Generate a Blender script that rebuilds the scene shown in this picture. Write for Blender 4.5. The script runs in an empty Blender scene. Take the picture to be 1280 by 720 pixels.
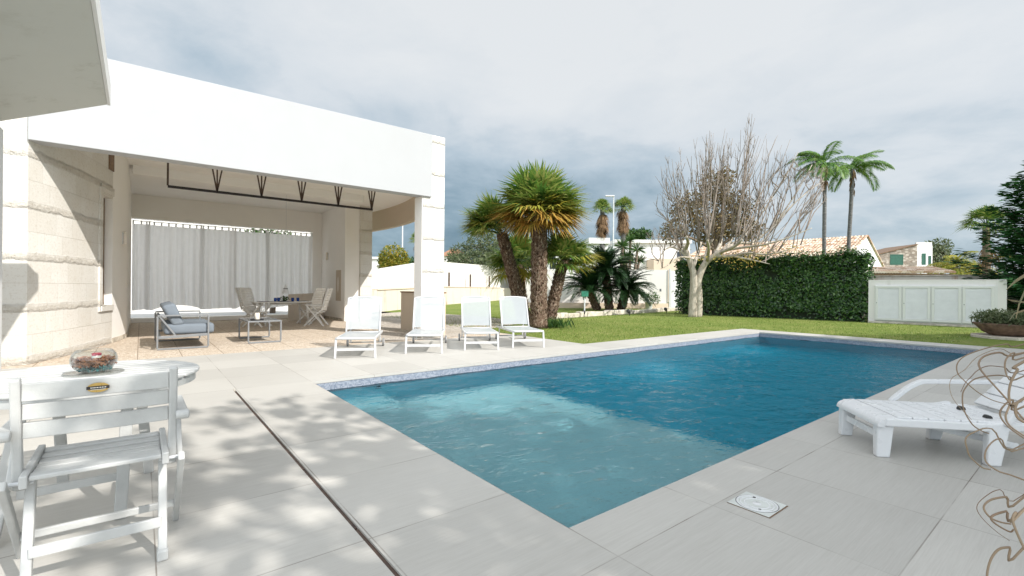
import bpy, bmesh, math, random
from mathutils import Vector, Matrix, Euler
R = random.Random(7)
SC = bpy.context.scene
COL = SC.collection
PI = math.pi
# ---------------------------------------------------------------- frame: x runs along the pool, y across it, z up; origin = near left corner of the pavilion
FL, HC, ROLL = 587.6, 1.25, 0.0092
UX, UY = 0.785, 0.6195
CAMX, CAMY = 7.47*UX-7.24*UY, -7.47*UY-7.24*UX
CYAW = math.atan2(-UY, UX)
def to_uv(X, Y):
    dx, dy = X+7.47, Y-7.24
    return dx*UX+dy*UY, -dx*UY+dy*UX
def pix(px, py):
    dx, dy = px-640, py-360
    return dx*math.cos(ROLL)+dy*math.sin(ROLL), -dx*math.sin(ROLL)+dy*math.cos(ROLL)
def G(px, py, z=0.0):                       # point of the plane at height z
    a, b = pix(px, py)
    Y = FL*(HC-z)/b
    u, v = to_uv(a/FL*Y, Y)
    return Vector((u, v, z))
def P(px, py, Y):                           # point at distance Y in front of the photographer
    a, b = pix(px, py)
    u, v = to_uv(a/FL*Y, Y)
    return Vector((u, v, HC-b/FL*Y))
def C3(X, Y, z):                            # point in metres right / ahead of the photographer
    u, v = to_uv(X, Y)
    return Vector((u, v, z))

# ---------------------------------------------------------------- materials
MATS = {}
def rgb(c): return (c[0], c[1], c[2], 1.0)
def new_mat(name):
    m = bpy.data.materials.new(name); m.use_nodes = True
    nt = m.node_tree; nt.nodes.clear()
    out = nt.nodes.new('ShaderNodeOutputMaterial')
    bs = nt.nodes.new('ShaderNodeBsdfPrincipled')
    nt.links.new(bs.outputs[0], out.inputs[0])
    MATS[name] = m
    return m, nt, bs, out
def N(nt, t, **kw):
    n = nt.nodes.new(t)
    for k, v in kw.items():
        if k in n.inputs.keys() and not hasattr(n, k): n.inputs[k].default_value = v
        else: setattr(n, k, v)
    return n
def noise(nt, scale, detail=4, rough=.55, vec=None, dist=0.0):
    n = nt.nodes.new('ShaderNodeTexNoise')
    n.inputs['Scale'].default_value = scale; n.inputs['Detail'].default_value = detail
    n.inputs['Roughness'].default_value = rough; n.inputs['Distortion'].default_value = dist
    if vec is not None: nt.links.new(vec, n.inputs['Vector'])
    return n
def ramp(nt, fac, stops, interp='LINEAR'):
    r = nt.nodes.new('ShaderNodeValToRGB'); r.color_ramp.interpolation = interp
    els = r.color_ramp.elements
    while len(els) < len(stops): els.new(.5)
    for e, (p, c) in zip(els, stops):
        e.position = p; e.color = rgb(c) if not isinstance(c, (int, float)) else (c, c, c, 1)
    nt.links.new(fac, r.inputs[0])
    return r
def mixc(nt, fac, a, b, mode='MIX'):
    m = nt.nodes.new('ShaderNodeMix'); m.data_type = 'RGBA'; m.blend_type = mode
    if isinstance(fac, (int, float)): m.inputs[0].default_value = fac
    else: nt.links.new(fac, m.inputs[0])
    for i, c in ((6, a), (7, b)):
        if isinstance(c, (tuple, list)): m.inputs[i].default_value = rgb(c)
        else: nt.links.new(c, m.inputs[i])
    return m.outputs[2]
def math_(nt, op, a, b=None, clamp=False):
    m = nt.nodes.new('ShaderNodeMath'); m.operation = op; m.use_clamp = clamp
    for i, c in ((0, a), (1, b)):
        if c is None: continue
        if isinstance(c, (int, float)): m.inputs[i].default_value = c
        else: nt.links.new(c, m.inputs[i])
    return m.outputs[0]
def bump(nt, bs, h, strength=.3, dist=.01):
    b = nt.nodes.new('ShaderNodeBump'); b.inputs['Strength'].default_value = strength; b.inputs['Distance'].default_value = dist
    nt.links.new(h, b.inputs['Height']); nt.links.new(b.outputs[0], bs.inputs['Normal'])
    return b
def objco(nt, scale=(1, 1, 1), rot=(0, 0, 0), loc=(0, 0, 0)):
    t = nt.nodes.new('ShaderNodeTexCoord'); m = nt.nodes.new('ShaderNodeMapping')
    m.inputs['Scale'].default_value = scale; m.inputs['Rotation'].default_value = rot; m.inputs['Location'].default_value = loc
    nt.links.new(t.outputs['Object'], m.inputs[0])
    return m.outputs[0]
def simple(name, c, rough=.5, var=.08, scale=6, bumpv=0.0, bscale=60, metal=0.0, c2=None, spec=None):
    m, nt, bs, out = new_mat(name)
    co = objco(nt)
    n = noise(nt, scale, 6, .6, co)
    d = c2 if c2 else tuple(max(0, x*(1-var*2.2)) for x in c)
    b = tuple(min(1, x*(1+var*.5)) for x in c)
    r = ramp(nt, n.outputs[0], [(.3, d), (.62, b)])
    nt.links.new(r.outputs[0], bs.inputs['Base Color'])
    n2 = noise(nt, scale*3.1, 3, .5, co)
    rr = ramp(nt, n2.outputs[0], [(.3, max(0, rough-.1)), (.7, min(1, rough+.1))])
    nt.links.new(rr.outputs[0], bs.inputs['Roughness'])
    bs.inputs['Metallic'].default_value = metal
    if spec is not None: bs.inputs['Specular IOR Level'].default_value = spec
    if bumpv: bump(nt, bs, noise(nt, bscale, 3, .6, co).outputs[0], bumpv, .01)
    return m
def leafmat(name, cols, rough=.45, trans=.3, spec=.4, big=None):
    m, nt, bs, out = new_mat(name)
    g = nt.nodes.new('ShaderNodeNewGeometry')
    k = len(cols)
    r = ramp(nt, g.outputs['Random Per Island'], [(i/max(1, k-1), c) for i, c in enumerate(cols)])
    col = r.outputs[0]
    if big:
        n = noise(nt, big[0], 2, .5, objco(nt))
        f = ramp(nt, n.outputs[0], [(.38, 0), (.62, 1)])
        col = mixc(nt, math_(nt, 'MULTIPLY', f.outputs[0], big[2]), col, big[1])
    nt.links.new(col, bs.inputs['Base Color'])
    bs.inputs['Roughness'].default_value = rough; bs.inputs['Specular IOR Level'].default_value = spec
    t = nt.nodes.new('ShaderNodeBsdfTranslucent'); nt.links.new(col, t.inputs[0])
    mx = nt.nodes.new('ShaderNodeMixShader'); mx.inputs[0].default_value = trans
    nt.links.new(bs.outputs[0], mx.inputs[1]); nt.links.new(t.outputs[0], mx.inputs[2]); nt.links.new(mx.outputs[0], out.inputs[0])
    return m

# deck: large pale porcelain tiles with fine streaks and thin joints
def tile_lines(nt, co, sx, sy, ox, oy, w):
    s = nt.nodes.new('ShaderNodeSeparateXYZ'); nt.links.new(co, s.inputs[0])
    res = []
    for i, (p, o) in enumerate(((sx, ox), (sy, oy))):
        q = math_(nt, 'DIVIDE', math_(nt, 'SUBTRACT', s.outputs[i], o), p)
        fr = math_(nt, 'ABSOLUTE', math_(nt, 'SUBTRACT', math_(nt, 'SUBTRACT', q, math_(nt, 'FLOOR', q)), .5))
        res.append(math_(nt, 'GREATER_THAN', fr, .5-w/p/2))
    return math_(nt, 'MAXIMUM', res[0], res[1]), s
def deck_material():
    m, nt, bs, out = new_mat('porcelain_deck')
    co = objco(nt)
    j, s = tile_lines(nt, co, .85, .85, 3.14, -8.9, .006)
    # rows nearer the pavilion run in long boards: their cross joints are thinner and paler
    st = noise(nt, 1.0, 5, .65, objco(nt, (1.2, 38, 38)))
    st2 = noise(nt, 1.0, 4, .6, objco(nt, (6, 160, 160)))
    big = noise(nt, .7, 4, .6, co); fine = noise(nt, 220, 2, .5, co)
    base = ramp(nt, st.outputs[0], [(.28, (.46, .44, .40)), (.52, (.515, .497, .457)), (.75, (.545, .53, .49))]).outputs[0]
    base = mixc(nt, .35, base, ramp(nt, big.outputs[0], [(.3, (.42, .405, .38)), (.7, (.56, .55, .53))]).outputs[0])
    base = mixc(nt, .25, base, ramp(nt, st2.outputs[0], [(.35, (.43, .415, .385)), (.65, (.585, .57, .54))]).outputs[0])
    # per-tile tone
    q = nt.nodes.new('ShaderNodeVectorMath'); q.operation = 'SUBTRACT'; nt.links.new(co, q.inputs[0]); q.inputs[1].default_value = (3.14, -8.9, 0)
    q2 = nt.nodes.new('ShaderNodeVectorMath'); q2.operation = 'DIVIDE'; nt.links.new(q.outputs[0], q2.inputs[0]); q2.inputs[1].default_value = (.85, .85, 1)
    q3 = nt.nodes.new('ShaderNodeVectorMath'); q3.operation = 'FLOOR'; nt.links.new(q2.outputs[0], q3.inputs[0])
    wn = nt.nodes.new('ShaderNodeTexWhiteNoise'); nt.links.new(q3.outputs[0], wn.inputs[0])
    tone = ramp(nt, wn.outputs[0], [(0, .87), (1, 1.0)])
    base = mixc(nt, 1.0, base, tone.outputs[0], 'MULTIPLY')
    jn = noise(nt, 1.7, 3, .6, co)
    jf = math_(nt, 'MULTIPLY', j, ramp(nt, jn.outputs[0], [(.4, .15), (.66, .85)]).outputs[0])
    base = mixc(nt, jf, base, (.13, .10, .08))
    spots = noise(nt, 9, 3, .6, co)
    base = mixc(nt, math_(nt, 'MULTIPLY', ramp(nt, spots.outputs[0], [(.66, 0), (.78, 1)]).outputs[0], .2), base, (.36, .33, .29))
    nt.links.new(base, bs.inputs['Base Color'])
    rr = ramp(nt, big.outputs[0], [(.3, .42), (.7, .58)]); nt.links.new(rr.outputs[0], bs.inputs['Roughness'])
    bs.inputs['Specular IOR Level'].default_value = .3
    h = math_(nt, 'SUBTRACT', math_(nt, 'MULTIPLY', st2.outputs[0], .5), math_(nt, 'MULTIPLY', j, 1.2))
    bump(nt, bs, h, .25, .004)
    return m
def patio_material():
    m, nt, bs, out = new_mat('exposed_aggregate')
    co = objco(nt)
    j, s = tile_lines(nt, co, .62, .62, .1, .1, .012)
    v = nt.nodes.new('ShaderNodeTexVoronoi'); v.inputs['Scale'].default_value = 38; nt.links.new(co, v.inputs['Vector'])
    sep = nt.nodes.new('ShaderNodeSeparateColor'); nt.links.new(v.outputs['Color'], sep.inputs[0])
    peb = ramp(nt, sep.outputs[0], [(0, (.37, .285, .21)), (.35, (.55, .455, .355)), (.7, (.67, .59, .49)), (1, (.76, .71, .64))])
    edge = ramp(nt, v.outputs['Distance'], [(.35, 0), (.7, 1)])
    c = mixc(nt, math_(nt, 'MULTIPLY', edge.outputs[0], .6), peb.outputs[0], (.43, .345, .265))
    big = noise(nt, 1.4, 4, .6, co)
    c = mixc(nt, math_(nt, 'MULTIPLY', ramp(nt, big.outputs[0], [(.4, 0), (.7, 1)]).outputs[0], .35), c, (.47, .385, .295))
    c = mixc(nt, math_(nt, 'MULTIPLY', j, .75), c, (.16, .11, .07))
    nt.links.new(c, bs.inputs['Base Color']); bs.inputs['Roughness'].default_value = .85
    bump(nt, bs, math_(nt, 'SUBTRACT', math_(nt, 'SUBTRACT', 1, v.outputs['Distance']), j), .5, .01)
    return m
def lawn_material():
    m, nt, bs, out = new_mat('lawn_turf')
    co = objco(nt)
    a = noise(nt, .55, 5, .62, co, .4); b = noise(nt, 5, 5, .7, co); c = noise(nt, 60, 4, .7, co)
    col = ramp(nt, a.outputs[0], [(.3, (.075, .145, .025)), (.5, (.185, .235, .05)), (.64, (.37, .34, .13))]).outputs[0]
    col = mixc(nt, .5, col, ramp(nt, b.outputs[0], [(.3, (.07, .13, .02)), (.52, (.20, .245, .055)), (.70, (.41, .37, .16))]).outputs[0])  # dry patches, with shade streaks and sunlit patches put into the turf colour
    col = mixc(nt, .5, col, ramp(nt, c.outputs[0], [(.25, (.05, .10, .012)), (.5, (.16, .225, .045)), (.8, (.43, .42, .18))]).outputs[0])
    nt.links.new(col, bs.inputs['Base Color']); bs.inputs['Roughness'].default_value = .9; bs.inputs['Specular IOR Level'].default_value = .15
    bump(nt, bs, c.outputs[0], .9, .04)
    return m
def gravel_material():
    m, nt, bs, out = new_mat('gravel_drive')
    co = objco(nt)
    v = nt.nodes.new('ShaderNodeTexVoronoi'); v.inputs['Scale'].default_value = 26; nt.links.new(co, v.inputs['Vector'])
    sep = nt.nodes.new('ShaderNodeSeparateColor'); nt.links.new(v.outputs['Color'], sep.inputs[0])
    c = ramp(nt, sep.outputs[0], [(0, (.33, .29, .25)), (.5, (.46, .42, .37)), (1, (.60, .56, .50))]).outputs[0]
    big = noise(nt, .8, 5, .6, co)
    c = mixc(nt, math_(nt, 'MULTIPLY', ramp(nt, big.outputs[0], [(.42, 0), (.66, 1)]).outputs[0], .5), c, (.30, .245, .18))
    nt.links.new(c, bs.inputs['Base Color']); bs.inputs['Roughness'].default_value = .9
    bump(nt, bs, v.outputs['Distance'], .6, .02)
    return m
def stone_material(name, rowh=.36, axis='x', tone=1.0):
    # dressed pale limestone: courses of flat blocks with a rough projecting band every few courses
    m, nt, bs, out = new_mat(name)
    t = nt.nodes.new('ShaderNodeTexCoord'); s = nt.nodes.new('ShaderNodeSeparateXYZ'); nt.links.new(t.outputs['Object'], s.inputs[0])
    along = math_(nt, 'ADD', s.outputs[0], s.outputs[1])
    z = s.outputs[2]
    per = .80
    zz = math_(nt, 'DIVIDE', z, per); row = math_(nt, 'FLOOR', zz); fr = math_(nt, 'SUBTRACT', zz, row)
    co = t.outputs['Object']
    wob = noise(nt, 4.5, 6, .72, co)
    frw = math_(nt, 'ADD', fr, math_(nt, 'MULTIPLY', math_(nt, 'SUBTRACT', wob.outputs[0], .5), .20))
    band = ramp(nt, frw, [(.0, 0), (.05, .9), (.12, .9), (.18, 0)]).outputs[0]
    # thin joints inside the flat courses
    def line(val, pos, w):
        return math_(nt, 'LESS_THAN', math_(nt, 'ABSOLUTE', math_(nt, 'SUBTRACT', val, pos)), w)
    hj = math_(nt, 'MAXIMUM', line(fr, .57, .006), line(fr, .15, .006))
    half = math_(nt, 'FLOOR', math_(nt, 'MULTIPLY', math_(nt, 'ADD', zz, .43), 2))
    al = math_(nt, 'ADD', math_(nt, 'DIVIDE', along, .62), math_(nt, 'MULTIPLY', half, .37))
    af = math_(nt, 'SUBTRACT', al, math_(nt, 'FLOOR', al))
    vj = math_(nt, 'LESS_THAN', af, .009)
    jn = math_(nt, 'MAXIMUM', hj, vj)
    cid = nt.nodes.new('ShaderNodeCombineXYZ'); nt.links.new(math_(nt, 'FLOOR', al), cid.inputs[0]); nt.links.new(half, cid.inputs[1])
    wn = nt.nodes.new('ShaderNodeTexWhiteNoise'); nt.links.new(cid.outputs[0], wn.inputs[0])
    blk = ramp(nt, wn.outputs[0], [(0, tuple(tone*x for x in (.67, .65, .605))), (.5, tuple(tone*x for x in (.70, .68, .64))), (1, tuple(tone*x for x in (.73, .715, .68)))]).outputs[0]
    spk = noise(nt, 26, 5, .7, co); big = noise(nt, 1.8, 4, .6, co)
    blk = mixc(nt, math_(nt, 'MULTIPLY', ramp(nt, spk.outputs[0], [(.52, 0), (.68, 1)]).outputs[0], .42), blk, (.45, .385, .30))
    blk = mixc(nt, math_(nt, 'MULTIPLY', ramp(nt, big.outputs[0], [(.45, 0), (.75, 1)]).outputs[0], .3), blk, (.58, .52, .43))
    rough = ramp(nt, noise(nt, 17, 6, .75, co).outputs[0], [(.3, (.42, .36, .27)), (.42, (.62, .58, .51)), (.7, (.73, .70, .65))]).outputs[0]
    col = mixc(nt, band, blk, rough)
    col = mixc(nt, math_(nt, 'MULTIPLY', jn, math_(nt, 'MULTIPLY', math_(nt, 'SUBTRACT', 1, band), .3)), col, (.48, .43, .36))
    nt.links.new(col, bs.inputs['Base Color']); bs.inputs['Roughness'].default_value = .85
    rn = noise(nt, 14, 6, .75, co)
    h = math_(nt, 'ADD', math_(nt, 'MULTIPLY', band, math_(nt, 'ADD', math_(nt, 'MULTIPLY', rn.outputs[0], 2.2), .1)), math_(nt, 'MULTIPLY', math_(nt, 'SUBTRACT', spk.outputs[0], jn), .22))
    bump(nt, bs, h, .8, .035)
    return m
def rubble_material():
    m, nt, bs, out = new_mat('rubble_stone')
    co = objco(nt, (1, 1, 1.7))
    v = nt.nodes.new('ShaderNodeTexVoronoi'); v.inputs['Scale'].default_value = 2.6; nt.links.new(co, v.inputs['Vector'])
    sep = nt.nodes.new('ShaderNodeSeparateColor'); nt.links.new(v.outputs['Color'], sep.inputs[0])
    c = ramp(nt, sep.outputs[0], [(0, (.24, .19, .15)), (.5, (.38, .33, .28)), (1, (.52, .47, .41))]).outputs[0]
    c = mixc(nt, ramp(nt, v.outputs['Distance'], [(.45, 0), (.62, .7)]).outputs[0], c, (.2, .17, .14))
    nt.links.new(c, bs.inputs['Base Color']); bs.inputs['Roughness'].default_value = .95
    return m
def mosaic_material(name, c1, c2, grout, scale=42):
    m, nt, bs, out = new_mat(name)
    co = objco(nt)
    v = nt.nodes.new('ShaderNodeTexVoronoi'); v.inputs['Scale'].default_value = scale; v.distance = 'CHEBYCHEV'; v.inputs['Randomness'].default_value = .0
    nt.links.new(co, v.inputs['Vector'])
    sep = nt.nodes.new('ShaderNodeSeparateColor'); nt.links.new(v.outputs['Color'], sep.inputs[0])
    c = ramp(nt, sep.outputs[0], [(0, c1), (.5, tuple((a+b)/2 for a, b in zip(c1, c2))), (1, c2)]).outputs[0]
    c = mixc(nt, ramp(nt, v.outputs['Distance'], [(.42, 0), (.5, .8)]).outputs[0], c, grout)
    nt.links.new(c, bs.inputs['Base Color']); bs.inputs['Roughness'].default_value = .35
    return m
def plaster_material(name, c, stain=None, stainamt=.0):
    m, nt, bs, out = new_mat(name)
    co = objco(nt)
    n = noise(nt, 1.3, 5, .6, co); f = noise(nt, 90, 3, .6, co)
    col = ramp(nt, n.outputs[0], [(.3, tuple(x*.965 for x in c)), (.7, c)]).outputs[0]
    if stain:
        dr = noise(nt, 1.0, 6, .7, objco(nt, (2.6, 2.6, .22)))
        d2 = noise(nt, .9, 4, .6, co)
        fac = math_(nt, 'MULTIPLY', ramp(nt, dr.outputs[0], [(.56, 0), (.70, 1)]).outputs[0], ramp(nt, d2.outputs[0], [(.35, .2), (.65, 1)]).outputs[0])
        col = mixc(nt, math_(nt, 'MULTIPLY', fac, stainamt), col, stain)
    nt.links.new(col, bs.inputs['Base Color']); bs.inputs['Roughness'].default_value = .8; bs.inputs['Specular IOR Level'].default_value = .2
    bump(nt, bs, f.outputs[0], .12, .004)
    return m
def roof_tile_material():
    m, nt, bs, out = new_mat('clay_roof_tiles')
    co = objco(nt)
    v = nt.nodes.new('ShaderNodeTexVoronoi'); v.inputs['Scale'].default_value = 3.2; nt.links.new(co, v.inputs['Vector'])
    sep = nt.nodes.new('ShaderNodeSeparateColor'); nt.links.new(v.outputs['Color'], sep.inputs[0])
    c = ramp(nt, sep.outputs[0], [(0, (.32, .19, .12)), (.4, (.50, .36, .26)), (.75, (.60, .49, .39)), (1, (.66, .58, .50))]).outputs[0]
    nt.links.new(c, bs.inputs['Base Color']); bs.inputs['Roughness'].default_value = .9
    return m
def bark_material(name, c1, c2, c3, sc=9, stretch=(1, 1, .35), bs_=.8):
    m, nt, bs, out = new_mat(name)
    co = objco(nt, stretch)
    n = noise(nt, sc, 6, .7, co, .6)
    r = ramp(nt, n.outputs[0], [(.32, c1), (.5, c2), (.68, c3)])
    nt.links.new(r.outputs[0], bs.inputs['Base Color']); bs.inputs['Roughness'].default_value = .9
    bump(nt, bs, n.outputs[0], bs_, .03)
    return m
def fabric_material(name, c, thru=0.0, transl=0.0, sc=500):
    m, nt, bs, out = new_mat(name)
    co = objco(nt)
    w = noise(nt, sc, 2, .5, co); n = noise(nt, 5, 4, .6, co)
    col = ramp(nt, w.outputs[0], [(.3, tuple(x*.8 for x in c)), (.7, tuple(min(1, x*1.06) for x in c))]).outputs[0]
    col = mixc(nt, .25, col, ramp(nt, n.outputs[0], [(.3, tuple(x*.85 for x in c)), (.7, c)]).outputs[0])
    nt.links.new(col, bs.inputs['Base Color']); bs.inputs['Roughness'].default_value = .85; bs.inputs['Specular IOR Level'].default_value = .2
    bump(nt, bs, w.outputs[0], .2, .002)
    sh = bs.outputs[0]
    if transl:
        t = nt.nodes.new('ShaderNodeBsdfTranslucent'); nt.links.new(col, t.inputs[0])
        mx = nt.nodes.new('ShaderNodeMixShader'); mx.inputs[0].default_value = transl
        nt.links.new(sh, mx.inputs[1]); nt.links.new(t.outputs[0], mx.inputs[2]); sh = mx.outputs[0]
    if thru:
        t = nt.nodes.new('ShaderNodeBsdfTransparent')
        mx = nt.nodes.new('ShaderNodeMixShader'); mx.inputs[0].default_value = thru
        nt.links.new(sh, mx.inputs[1]); nt.links.new(t.outputs[0], mx.inputs[2]); sh = mx.outputs[0]
    nt.links.new(sh, out.inputs[0])
    return m
def glass_material(name, c=(1, 1, 1), rough=0.0, clear=.88):
    m, nt, bs, out = new_mat(name)
    t = nt.nodes.new('ShaderNodeBsdfTransparent'); t.inputs[0].default_value = rgb(c)
    g = nt.nodes.new('ShaderNodeBsdfGlossy'); g.inputs['Roughness'].default_value = .02
    fr = nt.nodes.new('ShaderNodeLayerWeight'); fr.inputs['Blend'].default_value = .5
    mx = nt.nodes.new('ShaderNodeMixShader')
    nt.links.new(math_(nt, 'ADD', math_(nt, 'MULTIPLY', math_(nt, 'POWER', fr.outputs['Facing'], 2.2), .7), 1-clear-.08, True), mx.inputs[0]); nt.links.new(t.outputs[0], mx.inputs[1]); nt.links.new(g.outputs[0], mx.inputs[2])
    nt.links.new(mx.outputs[0], out.inputs[0])
    return m
def water_material():
    m, nt, bs, out = new_mat('pool_water')
    nt.nodes.remove(bs)
    co = objco(nt)
    n1 = noise(nt, 3.2, 2, .5, objco(nt, (1, 1.3, 1), (0, 0, .5)), .25); n2 = noise(nt, 11, 3, .55, objco(nt, (.8, 1.5, 1), (0, 0, .65)), .3); n3 = noise(nt, 32, 2, .5, co)
    h = math_(nt, 'ADD', math_(nt, 'ADD', n1.outputs[0], math_(nt, 'MULTIPLY', n2.outputs[0], .46)), math_(nt, 'MULTIPLY', n3.outputs[0], .07))
    b = nt.nodes.new('ShaderNodeBump'); b.inputs['Strength'].default_value = 1.0; b.inputs['Distance'].default_value = .065
    nt.links.new(h, b.inputs['Height'])
    rf = nt.nodes.new('ShaderNodeBsdfRefraction'); rf.inputs['IOR'].default_value = 1.33; rf.inputs['Roughness'].default_value = 0.0; rf.inputs['Color'].default_value = (.61, .90, .98, 1)
    gl = nt.nodes.new('ShaderNodeBsdfGlossy'); gl.inputs['Roughness'].default_value = .03
    fr = nt.nodes.new('ShaderNodeFresnel'); fr.inputs['IOR'].default_value = 1.2
    for q in (rf, gl, fr): nt.links.new(b.outputs[0], q.inputs['Normal'])
    m2 = nt.nodes.new('ShaderNodeMixShader'); nt.links.new(math_(nt, 'MULTIPLY', fr.outputs[0], .54), m2.inputs[0])
    nt.links.new(rf.outputs[0], m2.inputs[1]); nt.links.new(gl.outputs[0], m2.inputs[2])
    nt.links.new(m2.outputs[0], out.inputs[0])
    return m

rubble_material(); deck_material(); patio_material(); lawn_material(); gravel_material(); stone_material('limestone'); roof_tile_material(); water_material()
mosaic_material('grey_mosaic', (.15, .18, .24), (.34, .37, .43), (.27, .29, .34), 62)
mosaic_material('pool_mosaic', (.008, .29, .39), (.03, .45, .55), (.02, .38, .48), 42); mosaic_material('shelf_mosaic', (.52, .53, .51), (.72, .70, .66), (.63, .62, .59), 42); mosaic_material('wall_mosaic', (.10, .33, .42), (.20, .46, .53), (.15, .40, .48), 42)  # blue-green that deep water gives the light is put into the tile colours
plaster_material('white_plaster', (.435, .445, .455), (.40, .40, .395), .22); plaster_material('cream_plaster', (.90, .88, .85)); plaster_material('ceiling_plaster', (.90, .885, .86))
plaster_material('garden_wall_paint', (.68, .665, .635), (.36, .31, .25), .35); plaster_material('stained_wall_paint', (.66, .60, .53), (.34, .19, .10), 1.3)
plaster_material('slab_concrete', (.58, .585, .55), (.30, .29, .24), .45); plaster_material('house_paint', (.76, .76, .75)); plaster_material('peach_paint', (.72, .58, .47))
plaster_material('shed_paint', (.80, .775, .765), (.40, .37, .34), .4); plaster_material('tan_plaster', (.60, .51, .41))
simple('white_enamel', (.60, .61, .62), .38, .03, 5); simple('white_plastic', (.70, .705, .715), .32, .03, 3); simple('white_wood_paint', (.50, .505, .495), .45, .06, 7, .1, 70)
simple('door_panel', (.74, .75, .77), .5, .03, 4); simple('grey_metal', (.20, .21, .22), .45, .05, 9); simple('dark_metal', (.045, .045, .05), .45, .1, 9, metal=.3)
simple('black_iron', (.018, .014, .013), .55, .1, 9); simple('brown_steel', (.085, .05, .035), .55, .2, 14, c2=(.04, .025, .02)); simple('brown_wood', (.20, .115, .06), .5, .2, 9)
simple('soil', (.20, .145, .095), .95, .2, 2.5, .6, 30); simple('dry_ground', (.30, .26, .16), .95, .2, .6, .5, 20, c2=(.16, .17, .07)); simple('stone_kerb', (.60, .55, .47), .9, .2, 4, .5, 30, c2=(.30, .26, .21))
simple('terracotta', (.34, .17, .10), .8, .15, 6, .2, 40); simple('rock_brown', (.22, .14, .10), .9, .3, 4, .8, 14); simple('green_shutter', (.02, .11, .075), .5, .1, 5); simple('green_plastic', (.03, .20, .13), .45, .08, 6)
simple('dark_glass', (.03, .035, .045), .08, .1, 2); simple('dark_top', (.09, .095, .10), .18, .1, 4); simple('resin_grey', (.78, .765, .74), .5, .06, 7); simple('candle_wax', (.80, .74, .64), .5, .03, 8)
simple('cobalt_glass', (.01, .06, .30), .08, .1, 4); simple('slate_mat', (.10, .105, .11), .7, .1, 8); simple('gold_badge', (.50, .33, .10), .35, .15, 20, metal=.4); simple('dark_badge', (.025, .02, .02), .5, .1, 20); simple('pale_badge', (.66, .64, .58), .5, .1, 20)
simple('potpourri', (.26, .11, .05), .85, .3, 30, c2=(.10, .045, .025)); simple('glass_pebble', (.10, .26, .26), .2, .2, 20); simple('red_glass', (.30, .02, .04), .15, .1, 20)
simple('lid_plastic', (.60, .625, .60), .45, .06, 12); simple('opal_lamp', (.78, .72, .64), .35, .03, 4); simple('lamp_post_paint', (.62, .64, .66), .5, .04, 4); simple('rubber', (.03, .03, .03), .7, .1, 9); simple('wheel_grey', (.22, .22, .22), .6, .1, 9)
simple('hedge_core', (.018, .03, .012), .95, .2, 5, .5, 20)
fabric_material('blue_grey_cushion', (.185, .215, .25)); fabric_material('sling_mesh', (.49, .525, .545), .20, .12, 260); fabric_material('curtain_linen', (.90, .90, .90), 0, .6, 320)
glass_material('clear_glass', (.93, .95, .95)); glass_material('smoked_glass', (.25, .27, .28), clear=.8)
bark_material('palm_bark', (.035, .02, .013), (.12, .072, .045), (.36, .29, .22), 17, (1, 1, .8), 1.0); bark_material('pale_bark', (.26, .22, .175), (.42, .37, .30), (.56, .51, .44), 7, (1, 1, .3), .5); bark_material('brown_bark', (.09, .065, .045), (.17, .125, .09), (.26, .2, .15), 8)
bark_material('twig_bark', (.13, .10, .08), (.23, .19, .155), (.36, .31, .265), 9, (1, 1, .4), .3); bark_material('tall_palm_bark', (.06, .058, .055), (.13, .127, .125), (.26, .25, .24), 6, (1, 1, 3), .5)
leafmat('hedge_leaf', [(.007, .032, .006), (.02, .072, .012), (.045, .12, .022), (.10, .19, .04)], .28, .22, .6)
leafmat('shade_leaf', [(.02, .05, .012), (.05, .10, .025), (.08, .13, .035)], .5, .3)
leafmat('olive_leaf', [(.05, .085, .03), (.09, .125, .05), (.15, .18, .09), (.20, .22, .13)], .55, .25)
leafmat('bush_leaf', [(.08, .14, .015), (.17, .20, .02), (.30, .26, .03), (.36, .24, .03)], .55, .3)
leafmat('green_leaf', [(.02, .06, .015), (.05, .12, .025), (.10, .18, .04)], .5, .3)
leafmat('brown_leaf', [(.10, .07, .033), (.17, .12, .055), (.25, .18, .085), (.17, .16, .07)], .7, .25)
leafmat('yellow_leaf', [(.40, .30, .05), (.48, .40, .09), (.36, .22, .05)], .6, .35)
leafmat('fan_green', [(.06, .15, .03), (.14, .25, .045), (.26, .34, .075), (.40, .40, .13)], .38, .35, .5)
leafmat('fan_yellow', [(.16, .24, .045), (.34, .34, .05), (.46, .36, .06), (.20, .26, .05)], .5, .3)
leafmat('fan_rust', [(.44, .23, .045), (.50, .36, .08), (.40, .19, .04), (.36, .37, .08)], .6, .3)
leafmat('cycad_leaf', [(.008, .026, .009), (.016, .048, .014), (.03, .075, .02)], .35, .12, .5)
leafmat('feather_leaf', [(.04, .12, .024), (.10, .22, .04), (.21, .32, .065)], .5, .3)
leafmat('palm_fibre', [(.03, .018, .012), (.09, .055, .035), (.22, .155, .105), (.48, .41, .33)], .8, .1, .1)
leafmat('dead_frond', [(.20, .12, .06), (.30, .19, .10), (.14, .08, .04)], .7, .2)
leafmat('conifer_leaf', [(.02, .095, .035), (.055, .18, .06), (.11, .27, .085)], .6, .15)
leafmat('grass_blade', [(.07, .15, .02), (.14, .24, .035), (.25, .31, .07), (.44, .42, .18)], .7, .3, .2)
leafmat('dry_leaf', [(.24, .17, .11), (.33, .25, .17), (.20, .13, .085)], .6, .15)
leafmat('tan_leaf', [(.20, .15, .075), (.27, .22, .12), (.17, .17, .09)], .6, .2)

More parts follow.
